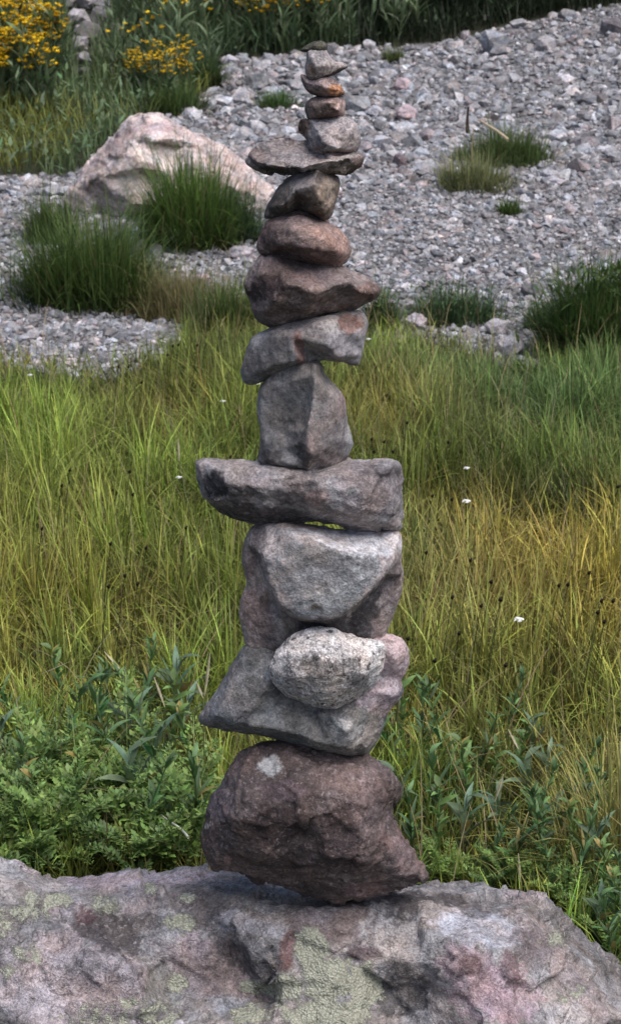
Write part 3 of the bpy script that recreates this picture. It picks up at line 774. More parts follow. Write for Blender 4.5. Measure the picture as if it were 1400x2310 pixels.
def small_rock(name, label, cat, px, py, wpx, aspect, colr, group=None, seed=0, flat=0.6, ang=0.0, sink=0.3):
    """a loose rock whose base lies at the pixel; width in photo pixels"""
    g = G(px, py)
    dist = math.sqrt(g.x ** 2 + g.y ** 2 + (CAM_H - g.z) ** 2)
    w = wpx * dist * HALF / 1155
    r = np.random.default_rng(seed + 1000)
    bm = bmesh.new()
    v = r.normal(size=(26, 3)); v /= np.linalg.norm(v, axis=1)[:, None]
    v = v * r.uniform(0.85, 1.05, (26, 1)) * np.array([0.5, 0.5 * aspect, 0.5 * flat])
    for p in v: bm.verts.new(p)
    res = bmesh.ops.convex_hull(bm, input=bm.verts)
    bmesh.ops.delete(bm, geom=[e for e in res['geom_interior'] if isinstance(e, bmesh.types.BMVert)], context='VERTS')
    bmesh.ops.triangulate(bm, faces=bm.faces)
    bmesh.ops.subdivide_edges(bm, edges=bm.edges, cuts=3, use_grid_fill=True)
    for q in bm.verts:
        d = noise.fractal(q.co * 5 + Vector((seed * 3.1, 0, 0)), 0.8, 2.1, 4)
        q.co *= 1 + 0.09 * d
    bmesh.ops.recalc_face_normals(bm, faces=bm.faces)
    for f in bm.faces: f.smooth = False
    me = bpy.data.meshes.new(name)
    bmesh.ops.scale(bm, vec=(w, w, w), verts=bm.verts)
    zmin = min(q.co.z for q in bm.verts); zmax = max(q.co.z for q in bm.verts)
    for q in bm.verts: q.co.z -= zmin
    bm.to_mesh(me); bm.free()
    a = me.attributes.new('col', 'FLOAT_COLOR', 'POINT')
    cc = np.ones((len(me.vertices), 4), np.float32); cc[:, :3] = np.array(colr) * r.uniform(.9, 1.1, (len(me.vertices), 1))
    a.data.foreach_set('color', cc.ravel())
    o = link(name, me, ST_GRAVEL, None, (g.x, g.y, g.z - (zmax - zmin) * sink * 0.5))
    o.rotation_euler = (0, 0, ang)
    return tag(o, label, cat, group)


RK = [
    ('pink stone on the gravel, upper of the two to the right of the stack top', 908, 205, 46, 1, (0.40, 0.31, 0.32), 0.75),
    ('pink stone on the gravel, lower of the two to the right of the stack top', 916, 270, 56, 1, (0.40, 0.32, 0.335), 0.8),
    ('bluish grey rock sticking up at the far edge of the gravel below the dark shrubs', 1112, 118, 66, 1, (0.25, 0.265, 0.29), 0.95),
    ('flat very pale stone on the gravel slope at the upper right', 1274, 184, 50, .8, (0.50, 0.49, 0.52), 0.4),
    ('pale rounded stone right of the grass tuft with the pale twig', 1256, 318, 48, 1, (0.44, 0.44, 0.46), 0.7),
    ('broad flat dark grey stone right of the tuft, beside the pale rounded stone', 1316, 332, 72, .7, (0.19, 0.18, 0.19), 0.45),
    ('light grey oval stone on the gravel, larger of the pair below the tuft', 1236, 402, 54, .8, (0.36, 0.36, 0.38), 0.5),
    ('smaller light grey stone touching the larger oval one below the tuft', 1252, 418, 40, .8, (0.36, 0.35, 0.37), 0.6),
    ('dark grey rock at the lower right edge of the gravel beside the big dark tussock', 1202, 668, 56, .8, (0.15, 0.145, 0.15), 0.7),
    ('thin white stone lying on the gravel right of the stack', 980, 540, 56, .5, (0.55, 0.50, 0.47), 0.28),
    ('pale pinkish rock half hidden in grass right of the stack, leftmost there', 935, 742, 60, .9, (0.40, 0.36, 0.38), 0.75),
    ('grey rock half hidden in grass, right neighbour of the pale pinkish rock', 985, 728, 44, .9, (0.27, 0.27, 0.29), 0.7),
    ('light grey rock by the right end of the meadow edge, upper of the stacked pair', 1120, 755, 62, .9, (0.34, 0.32, 0.33), 0.75),
    ('light grey rock by the right end of the meadow edge, lower of the stacked pair', 1150, 800, 74, .9, (0.37, 0.35, 0.36), 0.7),
    ('brownish cobble on the gravel between the slab tip and the tuft', 900, 375, 40, 1, (0.16, 0.125, 0.13), 0.9),
    ('grey cobble immediately right of the stack near its small upper stones', 808, 255, 62, 1, (0.25, 0.26, 0.27), 0.85),
    ('pale cobble close to the right of the orange tipped stone', 842, 262, 46, .9, (0.38, 0.38, 0.41), 0.6),
    ('grey flat stone leaning behind the right wing of the thin slab', 860, 325, 60, .8, (0.28, 0.27, 0.28), 0.4),
    ('pale grey rock below the left tussocks near the stack', 545, 580, 70, .8, (0.36, 0.34, 0.36), 0.5),
    ('small pink rock in the grass left of the wide reddish brown stone', 455, 640, 42, .9, (0.42, 0.32, 0.35), 0.7),
    ('dark grey cobble among the large cobbles left of the stack top', 580, 195, 62, .9, (0.17, 0.175, 0.18), 0.6),
    ('pale cobble right beside the small green tuft left of the stack', 545, 232, 52, .9, (0.33, 0.32, 0.33), 0.8),
    ('pale cobble at the top left corner of the gravel by the flowers', 515, 150, 48, .9, (0.42, 0.40, 0.43), 0.7),
    ('grey boulder fragment on the gravel at the far right edge', 1378, 80, 60, .9, (0.14, 0.135, 0.15), 0.8),
    ('round grey rock high on the right gravel slope', 1228, 115, 58, .9, (0.33, 0.32, 0.33), 0.8),
]
for i, (lb, px, py, w, asp, c, fl) in enumerate(RK):
    small_rock('loose_rock', lb, 'rock', px, py, w, asp, c, 'larger loose rocks on the gravel', i * 7, fl, random.uniform(-.4, .4))
for i, (px, py, w, c) in enumerate([(205, 20, 60, .3), (180, 66, 58, .36), (235, 62, 62, .2), (205, 100, 66, .17), (180, 118, 48, .3), (188, 152, 46, .22), (226, 30, 50, .25), (150, 20, 46, .3), (262, 96, 60, .4), (350, 118, 60, .3), (400, 124, 50, .22), (185, 90, 44, .4), (192, 178, 40, .24)]):
    small_rock('heaped_rock', 'grey rock in the heap between the yellow flower patches', 'rock', px, py, w * 1.1, .9, (c * 1.02, c * .97, c * 1.02), 'grey rocks heaped between the yellow flowers', 300 + i * 5, 0.8, i, 0.1)

# pink boulder at the back, traced on its own ground spot
gb = G(380, 470)
UBB = math.sqrt(gb.x ** 2 + gb.y ** 2 + 1.44) * HALF / 1155
rock('boulder', 'pyramid shaped pinkish boulder behind the grass tussocks on the left', 'boulder',
     [(160, 425), (200, 372), (235, 335), (268, 300), (290, 278), (320, 268), (365, 268), (400, 290), (450, 310), (490, 325), (530, 355), (560, 380), (590, 410), (615, 450), (610, 500), (400, 520), (200, 500), (150, 460)],
     [[(290, 300, 50), (340, 315, 95), (410, 318, 80), (470, 340, 70)], [(330, 335, 85), (410, 335, 62), (440, 330, 60)], [(270, 340, 70), (310, 380, 120), (360, 390, 115)], [(320, 400, 90), (350, 400, 85)], [(440, 370, 110), (520, 420, 100), (570, 440, 60)], [(220, 400, 70), (300, 460, 130), (420, 470, 130)]],
     gb.y, 120, [(0.34, 0.285, 0.285), (0.50, 0.435, 0.425)], stone_mat('stone_far_boulder', 0.4, 0.55, 40, 26, bump=0.5), rnd=10, voxel=0.007, amp=1.0, U_=UBB, noise_scale=2.2, facet=.45, lump=.15,
     patches=[(375, 322, 60, 9, (0.07, 0.06, 0.05), 0.8, 5), (335, 385, 32, 22, (0.14, 0.1, 0.1), 0.8), (270, 320, 25, 40, (0.2, 0.15, 0.15), 0.6, 30), (240, 420, 70, 50, (0.22, 0.19, 0.18), 0.6), (520, 390, 60, 40, (0.47, 0.37, 0.35), 0.7, 35), (350, 290, 40, 16, (0.42, 0.33, 0.345), 0.7)])

# ------------------------------------------------------------------ blades and leaves
def blades(base, h, w, yaw, lean, curve, c0, c1=None, segs=4, shape='blade', roll=None, fold=0.0):
    """vectorised grass blades / leaves; returns verts, faces, colours"""
    n = len(base)
    T = np.linspace(0, 1, segs + 1)
    th = lean[:, None] + curve[:, None] * T[None, :]
    ds = (h / segs)[:, None]
    mid = (th[:, 1:] + th[:, :-1]) / 2
    r_ = np.concatenate([np.zeros((n, 1)), np.cumsum(np.sin(mid) * ds, 1)], 1)
    z_ = np.concatenate([np.zeros((n, 1)), np.cumsum(np.cos(mid) * ds, 1)], 1)
    cy, sy = np.cos(yaw)[:, None], np.sin(yaw)[:, None]
    cen = np.stack([base[:, 0:1] + r_ * cy, base[:, 1:2] + r_ * sy, base[:, 2:3] + z_], -1)
    if shape == 'blade': prof = np.clip(1 - T ** 2.2, 0.06, 1)
    elif shape == 'leaf': prof = np.clip(np.sin(np.pi * np.clip(T, 0, 1) ** 0.8), 0.06, 1)
    elif shape == 'seed': prof = np.clip(np.sin(np.pi * T), 0.15, 1)
    else: prof = np.linspace(1, 0.6, segs + 1)
    rl = roll if roll is not None else np.zeros(n)
    tx, tz = np.sin(th), np.cos(th)
    side = np.stack([-sy + 0 * tx, cy + 0 * tx, 0 * tx], -1)
    nor = np.stack([tz * cy, tz * sy, -tx], -1)
    sv = side * np.cos(rl)[:, None, None] + nor * np.sin(rl)[:, None, None]
    nv = nor * np.cos(rl)[:, None, None] - side * np.sin(rl)[:, None, None]
    hw = (w[:, None] * prof[None, :] / 2)[:, :, None]
    if fold:
        rows = [cen - sv * hw + nv * hw * fold * -1, cen, cen + sv * hw + nv * hw * fold * -1]
    else:
        rows = [cen - sv * hw, cen + sv * hw]
    k = len(rows)
    V = np.stack(rows, 2)
    c1 = c0 if c1 is None else c1
    Cl = c0[:, None, :] * (1 - T[None, :, None]) + c1[:, None, :] * T[None, :, None]
    Cl = np.repeat(Cl[:, :, None, :], k, 2)
    base_i = (np.arange(n) * (segs + 1) * k)[:, None, None]
    s = np.arange(segs)[None, :, None] * k
    a = np.arange(k - 1)[None, None, :]
    i0 = base_i + s + a
    F = np.stack([i0, i0 + 1, i0 + k + 1, i0 + k], -1).reshape(-1, 4)
    return V.reshape(-1, 3), F, Cl.reshape(-1, 3)


class Acc:
    def __init__(s): s.V, s.F, s.C, s.o = [], [], [], 0
    def add(s, t):
        V, F, C = t
        s.V.append(V); s.F.append(F + s.o); s.C.append(C); s.o += len(V)
    def mesh(s, name, smooth=True):
        groups = {}
        for f in s.F: groups.setdefault(f.shape[1], []).append(f)
        return npmesh(name, np.concatenate(s.V), [np.concatenate(v) for v in groups.values()], np.concatenate(s.C), smooth)


def jitter(c, n, amt=0.25):
    c = np.asarray(c, float)
    v = rng.normal(1, amt, (n, 1)).clip(0.4, 1.8)
    t = rng.normal(1, amt * 0.25, (n, 3)).clip(0.7, 1.3)
    return c * v * t


# ------------------------------------------------------------------ meadow grass
GREEN = np.array([0.165, 0.235, 0.048]); BRIGHT = np.array([0.26, 0.36, 0.060]); OLIVE = np.array([0.235, 0.220, 0.058])
GOLD = np.array([0.44, 0.35, 0.078]); DARK = np.array([0.045, 0.075, 0.022]); BLUEG = np.array([0.11, 0.19, 0.07]); STRAW = np.array([0.36, 0.30, 0.15])


def vnoise(x, y, s, seed):
    return np.array([noise.noise(Vector((a * s + seed, b * s, seed * 1.7))) for a, b in zip(x, y)])


BOX = (0.62, 2.12)


def clear_of_boulder(x, y):
    return (y > 2.60) | ((x > 0.43) & (y > 2.1)) | ((x > 0.30) & (y > 2.45)) | (x < -1.0)


GC = lambda px, py: np.array(G(px, py)[:2])
SPOTS = [  # (px, py, radius m across, radius m deep, colour, strength)
    (340, 1230, 0.16, 0.22, BRIGHT, 0.9), (60, 950, 0.25, 0.35, BRIGHT, 0.8), (1180, 1260, 0.32, 0.26, GOLD, 0.95), (1330, 1380, 0.42, 0.4, GOLD, 0.8), (1080, 1330, 0.2, 0.25, GOLD, 0.6), (1000, 1420, 0.2, 0.25, STRAW, 0.5),
    (1250, 1180, 0.16, 0.18, DARK, 0.9), (560, 850, 0.35, 0.4, DARK, 0.7), (1100, 900, 0.6, 0.5, BLUEG, 0.75), (1350, 950, 0.5, 0.6, BLUEG, 0.5), (930, 1280, 0.12, 0.2, BLUEG, 0.7), (100, 1420, 0.22, 0.25, GOLD, 0.45), (860, 950, 0.2, 0.4, GOLD, 0.4), (420, 960, 0.3, 0.4, OLIVE, 0.6),  # DARK spots paint in shaded gaps of the meadow
    (150, 1220, 0.3, 0.3, OLIVE, 0.5), (1000, 1600, 0.3, 0.3, OLIVE, 0.5), (1300, 1780, 0.15, 0.2, OLIVE, 0.6)]
SPOTS = [(*GC(a, b_), rx, ry, c, s) for a, b_, rx, ry, c, s in SPOTS]


def meadow_points(n, y0, y1, marg):
    y = np.sqrt(rng.uniform(y0 ** 2, y1 ** 2, n))
    hw = y * HALF * (1400 / 2310) * marg * 1.06 + 0.15
    x = rng.uniform(-1, 1, n) * hw
    k = (y < lower_y(x) + rng.normal(0, 0.10, n)) & clear_of_boulder(x, y)
    return x[k], y[k]


def meadow_colour(x, y):
    n = len(x)
    a = vnoise(x, y, 2.2, 3.3); b_ = vnoise(x, y, 6.5, 9.1)
    w = np.clip(0.62 + 1.1 * a, 0, 1)[:, None]
    c = GREEN * w + OLIVE * (1 - w)
    w2 = np.clip(b_ * 1.5 + 0.15, 0, 0.85)[:, None]
    c = c * (1 - w2) + BRIGHT * w2
    w3 = np.clip(-b_ * 1.2 - 0.15, 0, 0.5)[:, None]
    c = c * (1 - w3) + (GOLD * 0.6 + OLIVE * 0.4) * w3
    lo = vnoise(x, y * 0.8, 1.3, 44.0); mi = vnoise(x, y, 4.3, 61.0)
    c = c * np.clip(1.0 + 0.55 * lo + 0.75 * mi, 0.42, 1.6)[:, None]  # blotchy brightness, partly painting in shadowed gaps in the grass
    for sx, sy, rx, ry, cc, s in SPOTS:
        f = np.exp(-((x - sx) / rx) ** 2 - ((y - sy) / ry) ** 2)[:, None] * s
        c = c * (1 - f) + cc * f
    return c * rng.lognormal(-.06, 0.42, (n, 1)).clip(.3, 2.4) * rng.normal(1, 0.07, (n, 3)).clip(.7, 1.3), b_


acc = Acc()
# tall layer
xm, ym = meadow_points(150000, 2.15, 7.4, 1.9)
# clump the roots
xm = xm + 0.03 * np.sin(xm * 61 + ym * 17); ym = ym + 0.03 * np.sin(ym * 53 - xm * 23)
cm, bn = meadow_colour(xm, ym)
n = len(xm)
edge = np.clip((lower_y(xm) - ym) / 0.7, 0.35, 1)
near = sstep(2.5, 3.6, ym) * 0.45 + 0.55
h = rng.uniform(0.07, 0.215, n) * edge * near * np.clip(1 + bn * 0.7, 0.6, 1.4)
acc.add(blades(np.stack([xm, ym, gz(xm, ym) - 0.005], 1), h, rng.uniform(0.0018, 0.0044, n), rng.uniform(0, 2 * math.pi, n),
               np.abs(rng.normal(0.15, 0.26, n)), rng.normal(0.6, 0.75, n), cm * 0.45, cm * 1.25, 5))  # roots coloured darker to paint in shade between the blades
# short undergrowth
xm, ym = meadow_points(80000, 2.2, 7.4, 1.9)
cm, bn = meadow_colour(xm, ym)
n = len(xm)
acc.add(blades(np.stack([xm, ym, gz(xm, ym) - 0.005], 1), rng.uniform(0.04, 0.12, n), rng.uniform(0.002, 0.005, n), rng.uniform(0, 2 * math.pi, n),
               np.abs(rng.normal(0.3, 0.3, n)), np.abs(rng.normal(0.6, 0.5, n)), cm * 0.40, cm * 0.75, 3))  # darker roots again, gap shade put into the colour
# dry bent straws
xm, ym = meadow_points(5200, 2.6, 6.8, 1.9)
n = len(xm)
cs = jitter(STRAW * 0.8, n, 0.3)
acc.add(blades(np.stack([xm, ym, gz(xm, ym)], 1), rng.uniform(0.14, 0.27, n), rng.uniform(0.0014, 0.003, n), rng.uniform(0, 2 * math.pi, n),
               np.abs(rng.normal(0.2, 0.25, n)), rng.normal(0.9, 0.7, n), cs * 0.7, cs, 6))
mg = link('meadow_grass', acc.mesh('meadow_grass'), GRASS)
tag(mg, 'green and golden sedge meadow between the foreground boulder and the gravel', 'grass', kind='stuff')

# low herbs at upper left, behind the gravel, below the flowers
HERB_POLY = gpoly([(-1200, 400), (0, 398), (170, 400), (250, 345), (300, 300), (420, 245), (490, 190), (500, 140), (620, 128), (760, 108), (1000, 96), (1080, 72), (1250, 38), (1400, 10), (1700, -20), (1700, -60), (-1200, -60)])


def poly_points(n, poly, xr, yr):
    x = rng.uniform(*xr, n); y = rng.uniform(*yr, n)
    k = inpoly(x, y, poly)
    return x[k], y[k]


acc = Acc()
HEAP = gpoly([(175, 195), (200, 195), (225, 120), (255, 60), (250, -40), (140, -40), (150, 60)])
xm, ym = poly_points(90000, HERB_POLY, (-4.2, 3.2), (7.5, 13.5))
kk = ~inpoly(xm, ym, HEAP); xm, ym = xm[kk], ym[kk]
n = len(xm)
a_ = vnoise(xm, ym, 2.0, 21.0)
left = ((xm < -0.3) & (ym < 9.6))
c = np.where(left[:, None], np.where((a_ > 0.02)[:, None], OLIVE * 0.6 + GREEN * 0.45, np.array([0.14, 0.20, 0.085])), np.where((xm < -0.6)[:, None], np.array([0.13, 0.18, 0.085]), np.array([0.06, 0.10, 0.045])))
c = c * np.where(xm > 0.25, 0.4, 1.0)[:, None] * rng.normal(1, 0.28, (n, 1)).clip(.4, 1.8)  # herbs on the right darkened to paint in the deep shade there
hh = np.where(left, rng.uniform(0.06, 0.20, n), rng.uniform(0.10, 0.30, n))
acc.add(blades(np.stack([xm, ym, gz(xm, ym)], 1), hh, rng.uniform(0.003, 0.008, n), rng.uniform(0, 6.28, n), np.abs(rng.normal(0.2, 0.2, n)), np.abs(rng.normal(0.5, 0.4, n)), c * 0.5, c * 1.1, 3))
xm, ym = poly_points(30000, HERB_POLY, (-4.2, 3.2), (7.5, 13.5))
kk = ~inpoly(xm, ym, HEAP); xm, ym = xm[kk], ym[kk]
n = len(xm)
c = jitter([0.10, 0.15, 0.08], n, 0.3) * np.where(xm < -0.5, 1.2, np.where(xm > 0.25, 0.3, 0.7))[:, None]  # broad leaves on the right darkened as painted shade too
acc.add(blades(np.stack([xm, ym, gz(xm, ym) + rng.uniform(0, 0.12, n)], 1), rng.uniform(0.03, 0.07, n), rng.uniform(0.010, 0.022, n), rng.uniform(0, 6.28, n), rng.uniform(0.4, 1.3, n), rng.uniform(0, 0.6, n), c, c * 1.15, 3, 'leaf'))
hb = link('low_herbs', acc.mesh('low_herbs'), GRASS)
tag(hb, 'low green herbs and grass growing beyond the gravel under the yellow flowers', 'ground cover', kind='stuff')

# ------------------------------------------------------------------ tussocks
def tussock(label, px, py, wpx, hpx, nb, c_in, c_out, bw=0.004, spread=0.55, deep=0.7, broad=0, group='grass tussocks on the gravel', lean0=0.05):
    g = G(px, py)
    dist = math.sqrt(g.x ** 2 + g.y ** 2 + (CAM_H - g.z) ** 2)
    k = dist * HALF / 1155
    rw, hgt = wpx * k / 2, hpx * k
    acc = Acc()
    a = rng.uniform(0, 6.283, nb); r = np.sqrt(rng.uniform(0, 1, nb))
    bx, by = r * np.cos(a) * rw * 0.88, r * np.sin(a) * rw * 0.88 * deep
    # uneven sub clumps
    cx, cy = rng.uniform(-.7, .7, 9) * rw, rng.uniform(-.6, .6, 9) * rw * deep
    j = rng.integers(0, 9, nb); f = rng.uniform(0, 0.75, nb)
    bx = bx * (1 - f) + cx[j] * f; by = by * (1 - f) + cy[j] * f
    hs = rng.uniform(0.45, 1.22, 9)[j]
    far = rng.uniform(0, 1, nb) < 0.13
    bx = np.where(far, bx * 1.45, bx); by = np.where(far, by * 1.3, by)
    yaw = np.arctan2(by, bx) + rng.normal(0, 1.0, nb)
    rr = np.hypot(bx / rw, by / (rw * deep))
    h = hgt * np.clip(rng.normal(0.78, 0.28, nb), .2, 1.45) * hs * (1.02 - 0.30 * rr)
    wv = rng.uniform(0, 1, nb)[:, None]
    c = np.array(c_in) * (1 - wv) + np.array(c_out) * wv
    c = c * rng.normal(1, 0.25, (nb, 1)).clip(.4, 1.7)
    zb = gz(g.x + bx, g.y + by) - g.z
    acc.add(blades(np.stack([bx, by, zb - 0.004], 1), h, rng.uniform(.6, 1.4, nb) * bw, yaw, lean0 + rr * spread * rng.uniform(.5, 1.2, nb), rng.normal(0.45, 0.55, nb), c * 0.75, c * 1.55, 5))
    ns = nb // 14
    i = rng.integers(0, nb, ns); cs = jitter(STRAW * .75, ns, .3)
    acc.add(blades(np.stack([bx[i], by[i], zb[i]], 1), h[i] * rng.uniform(.6, 1.2, ns), rng.uniform(.5, 1, ns) * bw, rng.uniform(0, 6.28, ns), rng.uniform(0.1, 1.0, ns), rng.normal(.5, .6, ns), cs * .7, cs, 5))
    if broad:
        i = rng.integers(0, nb, broad)
        bz = rng.uniform(0.05, 0.85, broad) * hgt
        c = jitter(c_out, broad, 0.3)
        acc.add(blades(np.stack([bx[i] * 1.15, by[i] * 1.15, bz], 1), rng.uniform(.08, .17, broad) * hgt, rng.uniform(0.03, .055, broad) * hgt, rng.uniform(0, 6.28, broad), rng.uniform(.3, 1.2, broad), rng.uniform(0, .6, broad), c, c, 3, 'leaf'))
    o = empty('grass_tussock', g)
    tag(o, label, 'tussock', group)
    link('blade_clump', acc.mesh('blade_clump'), GRASS, o)
    return o


DG = (0.042, 0.072, 0.022); MGc = (0.085, 0.125, 0.03)
tussock('big dark green grass tussock at the left, in front of the pink boulder', 205, 678, 350, 225, 6200, DG, (0.085, 0.13, 0.032), 0.0042)
tussock('dark olive tussock top behind the left part of the big left tussock', 130, 545, 150, 110, 1500, DG, (0.075, 0.10, 0.028), 0.0042)
tussock('bright green tall tussock against the right side of the pink boulder', 432, 552, 235, 190, 4000, DG, (0.10, 0.165, 0.032), 0.0042)
tussock('blue green herb tuft between the pink boulder tussock and the stack', 555, 545, 80, 120, 700, (0.04, 0.07, 0.035), (0.07, 0.115, 0.06), 0.004, broad=160)
tussock('pale dry grass tuft to the right of the big left tussock', 415, 715, 270, 120, 3000, (0.09, 0.09, 0.035), (0.23, 0.20, 0.10), 0.0032)
tussock('dark sedge tuft beside the stack at the left, below the pale dry tuft', 515, 760, 190, 140, 2300, DG, (0.08, 0.11, 0.03), 0.0034)
tussock('big dark bushy tussock at the right edge of the photo', 1345, 800, 290, 225, 5600, DG, (0.06, 0.10, 0.028), 0.0046, broad=700)
tussock('second dark tuft just below the right edge tussock', 1360, 880, 230, 130, 2200, DG, (0.10, 0.16, 0.035), 0.0036)
tussock('round green grass tuft on the gravel with a pale twig across it', 1128, 366, 250, 95, 2300, (0.045, 0.07, 0.022), (0.095, 0.14, 0.045), 0.0042)
tussock('low yellowish grass wisp just below the tuft with the pale twig', 1075, 425, 200, 85, 1300, (0.07, 0.10, 0.04), (0.20, 0.20, 0.09), 0.004)
tussock('tiny green tuft on the gravel below the twig tuft', 1150, 482, 70, 42, 400, DG, (0.08, 0.13, 0.03), 0.0045, broad=60)
tussock('low green mat of leaves on the cobbles left of the stack top', 630, 243, 120, 42, 700, (0.04, 0.075, 0.025), (0.085, 0.15, 0.045), 0.0045, broad=420)
tussock('small green tuft on the gravel near the far edge right of the stack top', 888, 140, 60, 42, 300, (0.04, 0.06, 0.02), (0.12, 0.15, 0.05), 0.005)
tussock('dark rounded tuft beside the flowers at the left edge of the far gravel', 462, 192, 90, 66, 1200, DG, (0.05, 0.085, 0.025), 0.0055, broad=200)
tussock('spiky green tuft at the foot of the yellow flowers, left of the cobbles', 400, 256, 150, 72, 1300, DG, (0.08, 0.12, 0.035), 0.0055)
tussock('leafy blue green tuft at the meadow edge right of the stack', 1035, 725, 260, 95, 1700, (0.035, 0.06, 0.03), (0.07, 0.12, 0.05), 0.004, broad=520)
tussock('upright green tuft touching the right tip of the wide reddish brown stone', 858, 745, 90, 105, 800, (0.035, 0.06, 0.025), (0.08, 0.13, 0.045), 0.004, broad=180)
tussock('arching straw coloured grass clump at the lower right corner beside the boulder', 1400, 1960, 330, 330, 900, (0.10, 0.13, 0.035), (0.34, 0.30, 0.10), 0.0030, spread=1.0, group='grass clumps in the near meadow')
tussock('small leafy tuft among the rocks at the right end of the meadow edge', 1215, 745, 80, 75, 600, DG, (0.06, 0.10, 0.035), 0.004, broad=200)

# ------------------------------------------------------------------ twigs
def stick(name, label, cat, a, b_, r, c, group=None):
    d = b_ - a
    n = 9
    t = np.linspace(0, 1, n)
    pts = np.array(a)[None] + t[:, None] * np.array(d)[None]
    q = d.normalized()
    s = q.cross(Vector((0, 0, 1))).normalized(); u = s.cross(q)
    pts += np.array(u)[None] * (np.sin(t * 3.1) * d.length * 0.03)[:, None] + np.array(s)[None] * (np.sin(t * 7) * d.length * 0.012)[:, None]
    k = 6
    V = []
    for i in range(n):
        for j in range(k):
            an = 2 * math.pi * j / k
            V.append(pts[i] + (np.array(s) * math.cos(an) + np.array(u) * math.sin(an)) * r * (1 - 0.55 * t[i]))
    F = np.array([[i * k + j, i * k + (j + 1) % k, (i + 1) * k + (j + 1) % k, (i + 1) * k + j] for i in range(n - 1) for j in range(k)])
    V = np.array(V)
    base = np.array(a)
    me = npmesh(name, V - base, F, np.tile(np.array(c), (len(V), 1)), True)
    o = link(name, me, DRY, None, tuple(a))
    return tag(o, label, cat, group)


g1 = G(1128, 355)
stick('twig', 'pale broken twig slanting across the tuft on the gravel', 'twig', P(1145, 316, g1.y - 0.22), P(1078, 270, g1.y - 0.10), 0.0075, (0.42, 0.35, 0.24))
stick('withered_stalk', 'thin upright pale stalk in the tuft with the pale twig', 'stalk', P(1064, 385, g1.y - 0.25), P(1068, 290, g1.y - 0.25), 0.0045, (0.30, 0.24, 0.15))
stick('withered_stalk', 'dark short stalk standing behind the tuft with the pale twig', 'stalk', P(1054, 300, g1.y), P(1056, 240, g1.y), 0.010, (0.05, 0.035, 0.025))
stick('straw', 'white straw lying over the feathery plants at the lower left', 'straw', P(425, 1889, 2.62), P(362, 1838, 2.72), 0.0022, (0.62, 0.62, 0.55))

# ------------------------------------------------------------------ plants
def lance_plant(seed, height, nleaf, leaf_len, leaf_w, c):
    """upright stem with long pointed leaves"""
    global rng
    keep = rng; rng = np.random.default_rng(seed)
    root = empty('leafy_plant')
    st = Acc(); lf = Acc()
    lean = rng.uniform(0, .25, 1); yaw = rng.uniform(0, 6.28, 1)
    for q in range(2):
        st.add(blades(np.zeros((1, 3)), np.array([height]), np.array([0.004]), yaw, lean, np.array([.15]), np.array([c]) * .9, np.array([c]) * 1.1, 6, 'stem', np.array([q * 1.57])))
    t = rng.uniform(0.05, 1, nleaf)
    th = lean + .15 * t / 2
    pos = np.stack([np.sin(th) * np.cos(yaw) * t * height, np.sin(th) * np.sin(yaw) * t * height, np.cos(th) * t * height], 1)
    ya = np.arange(nleaf) * 2.4 + rng.uniform(-.4, .4, nleaf)
    cc = jitter(c, nleaf, 0.3)
    ob = rng.uniform(0, 1, nleaf) < .02
    cc[ob] = jitter([.26, .20, .07], int(ob.sum()), .2)
    lf.add(blades(pos, leaf_len * rng.uniform(.6, 1.15, nleaf) * (1.1 - .45 * t), leaf_w * rng.uniform(.7, 1.2, nleaf), ya, rng.uniform(.25, .9, nleaf), rng.uniform(.1, 1.0, nleaf), cc * .8, cc * 1.1, 6, 'leaf', rng.normal(0, .35, nleaf), fold=0.35))
    link('stem', st.mesh('stem'), LEAF, root)
    link('foliage', lf.mesh('foliage'), LEAF, root)
    rng = keep
    return root


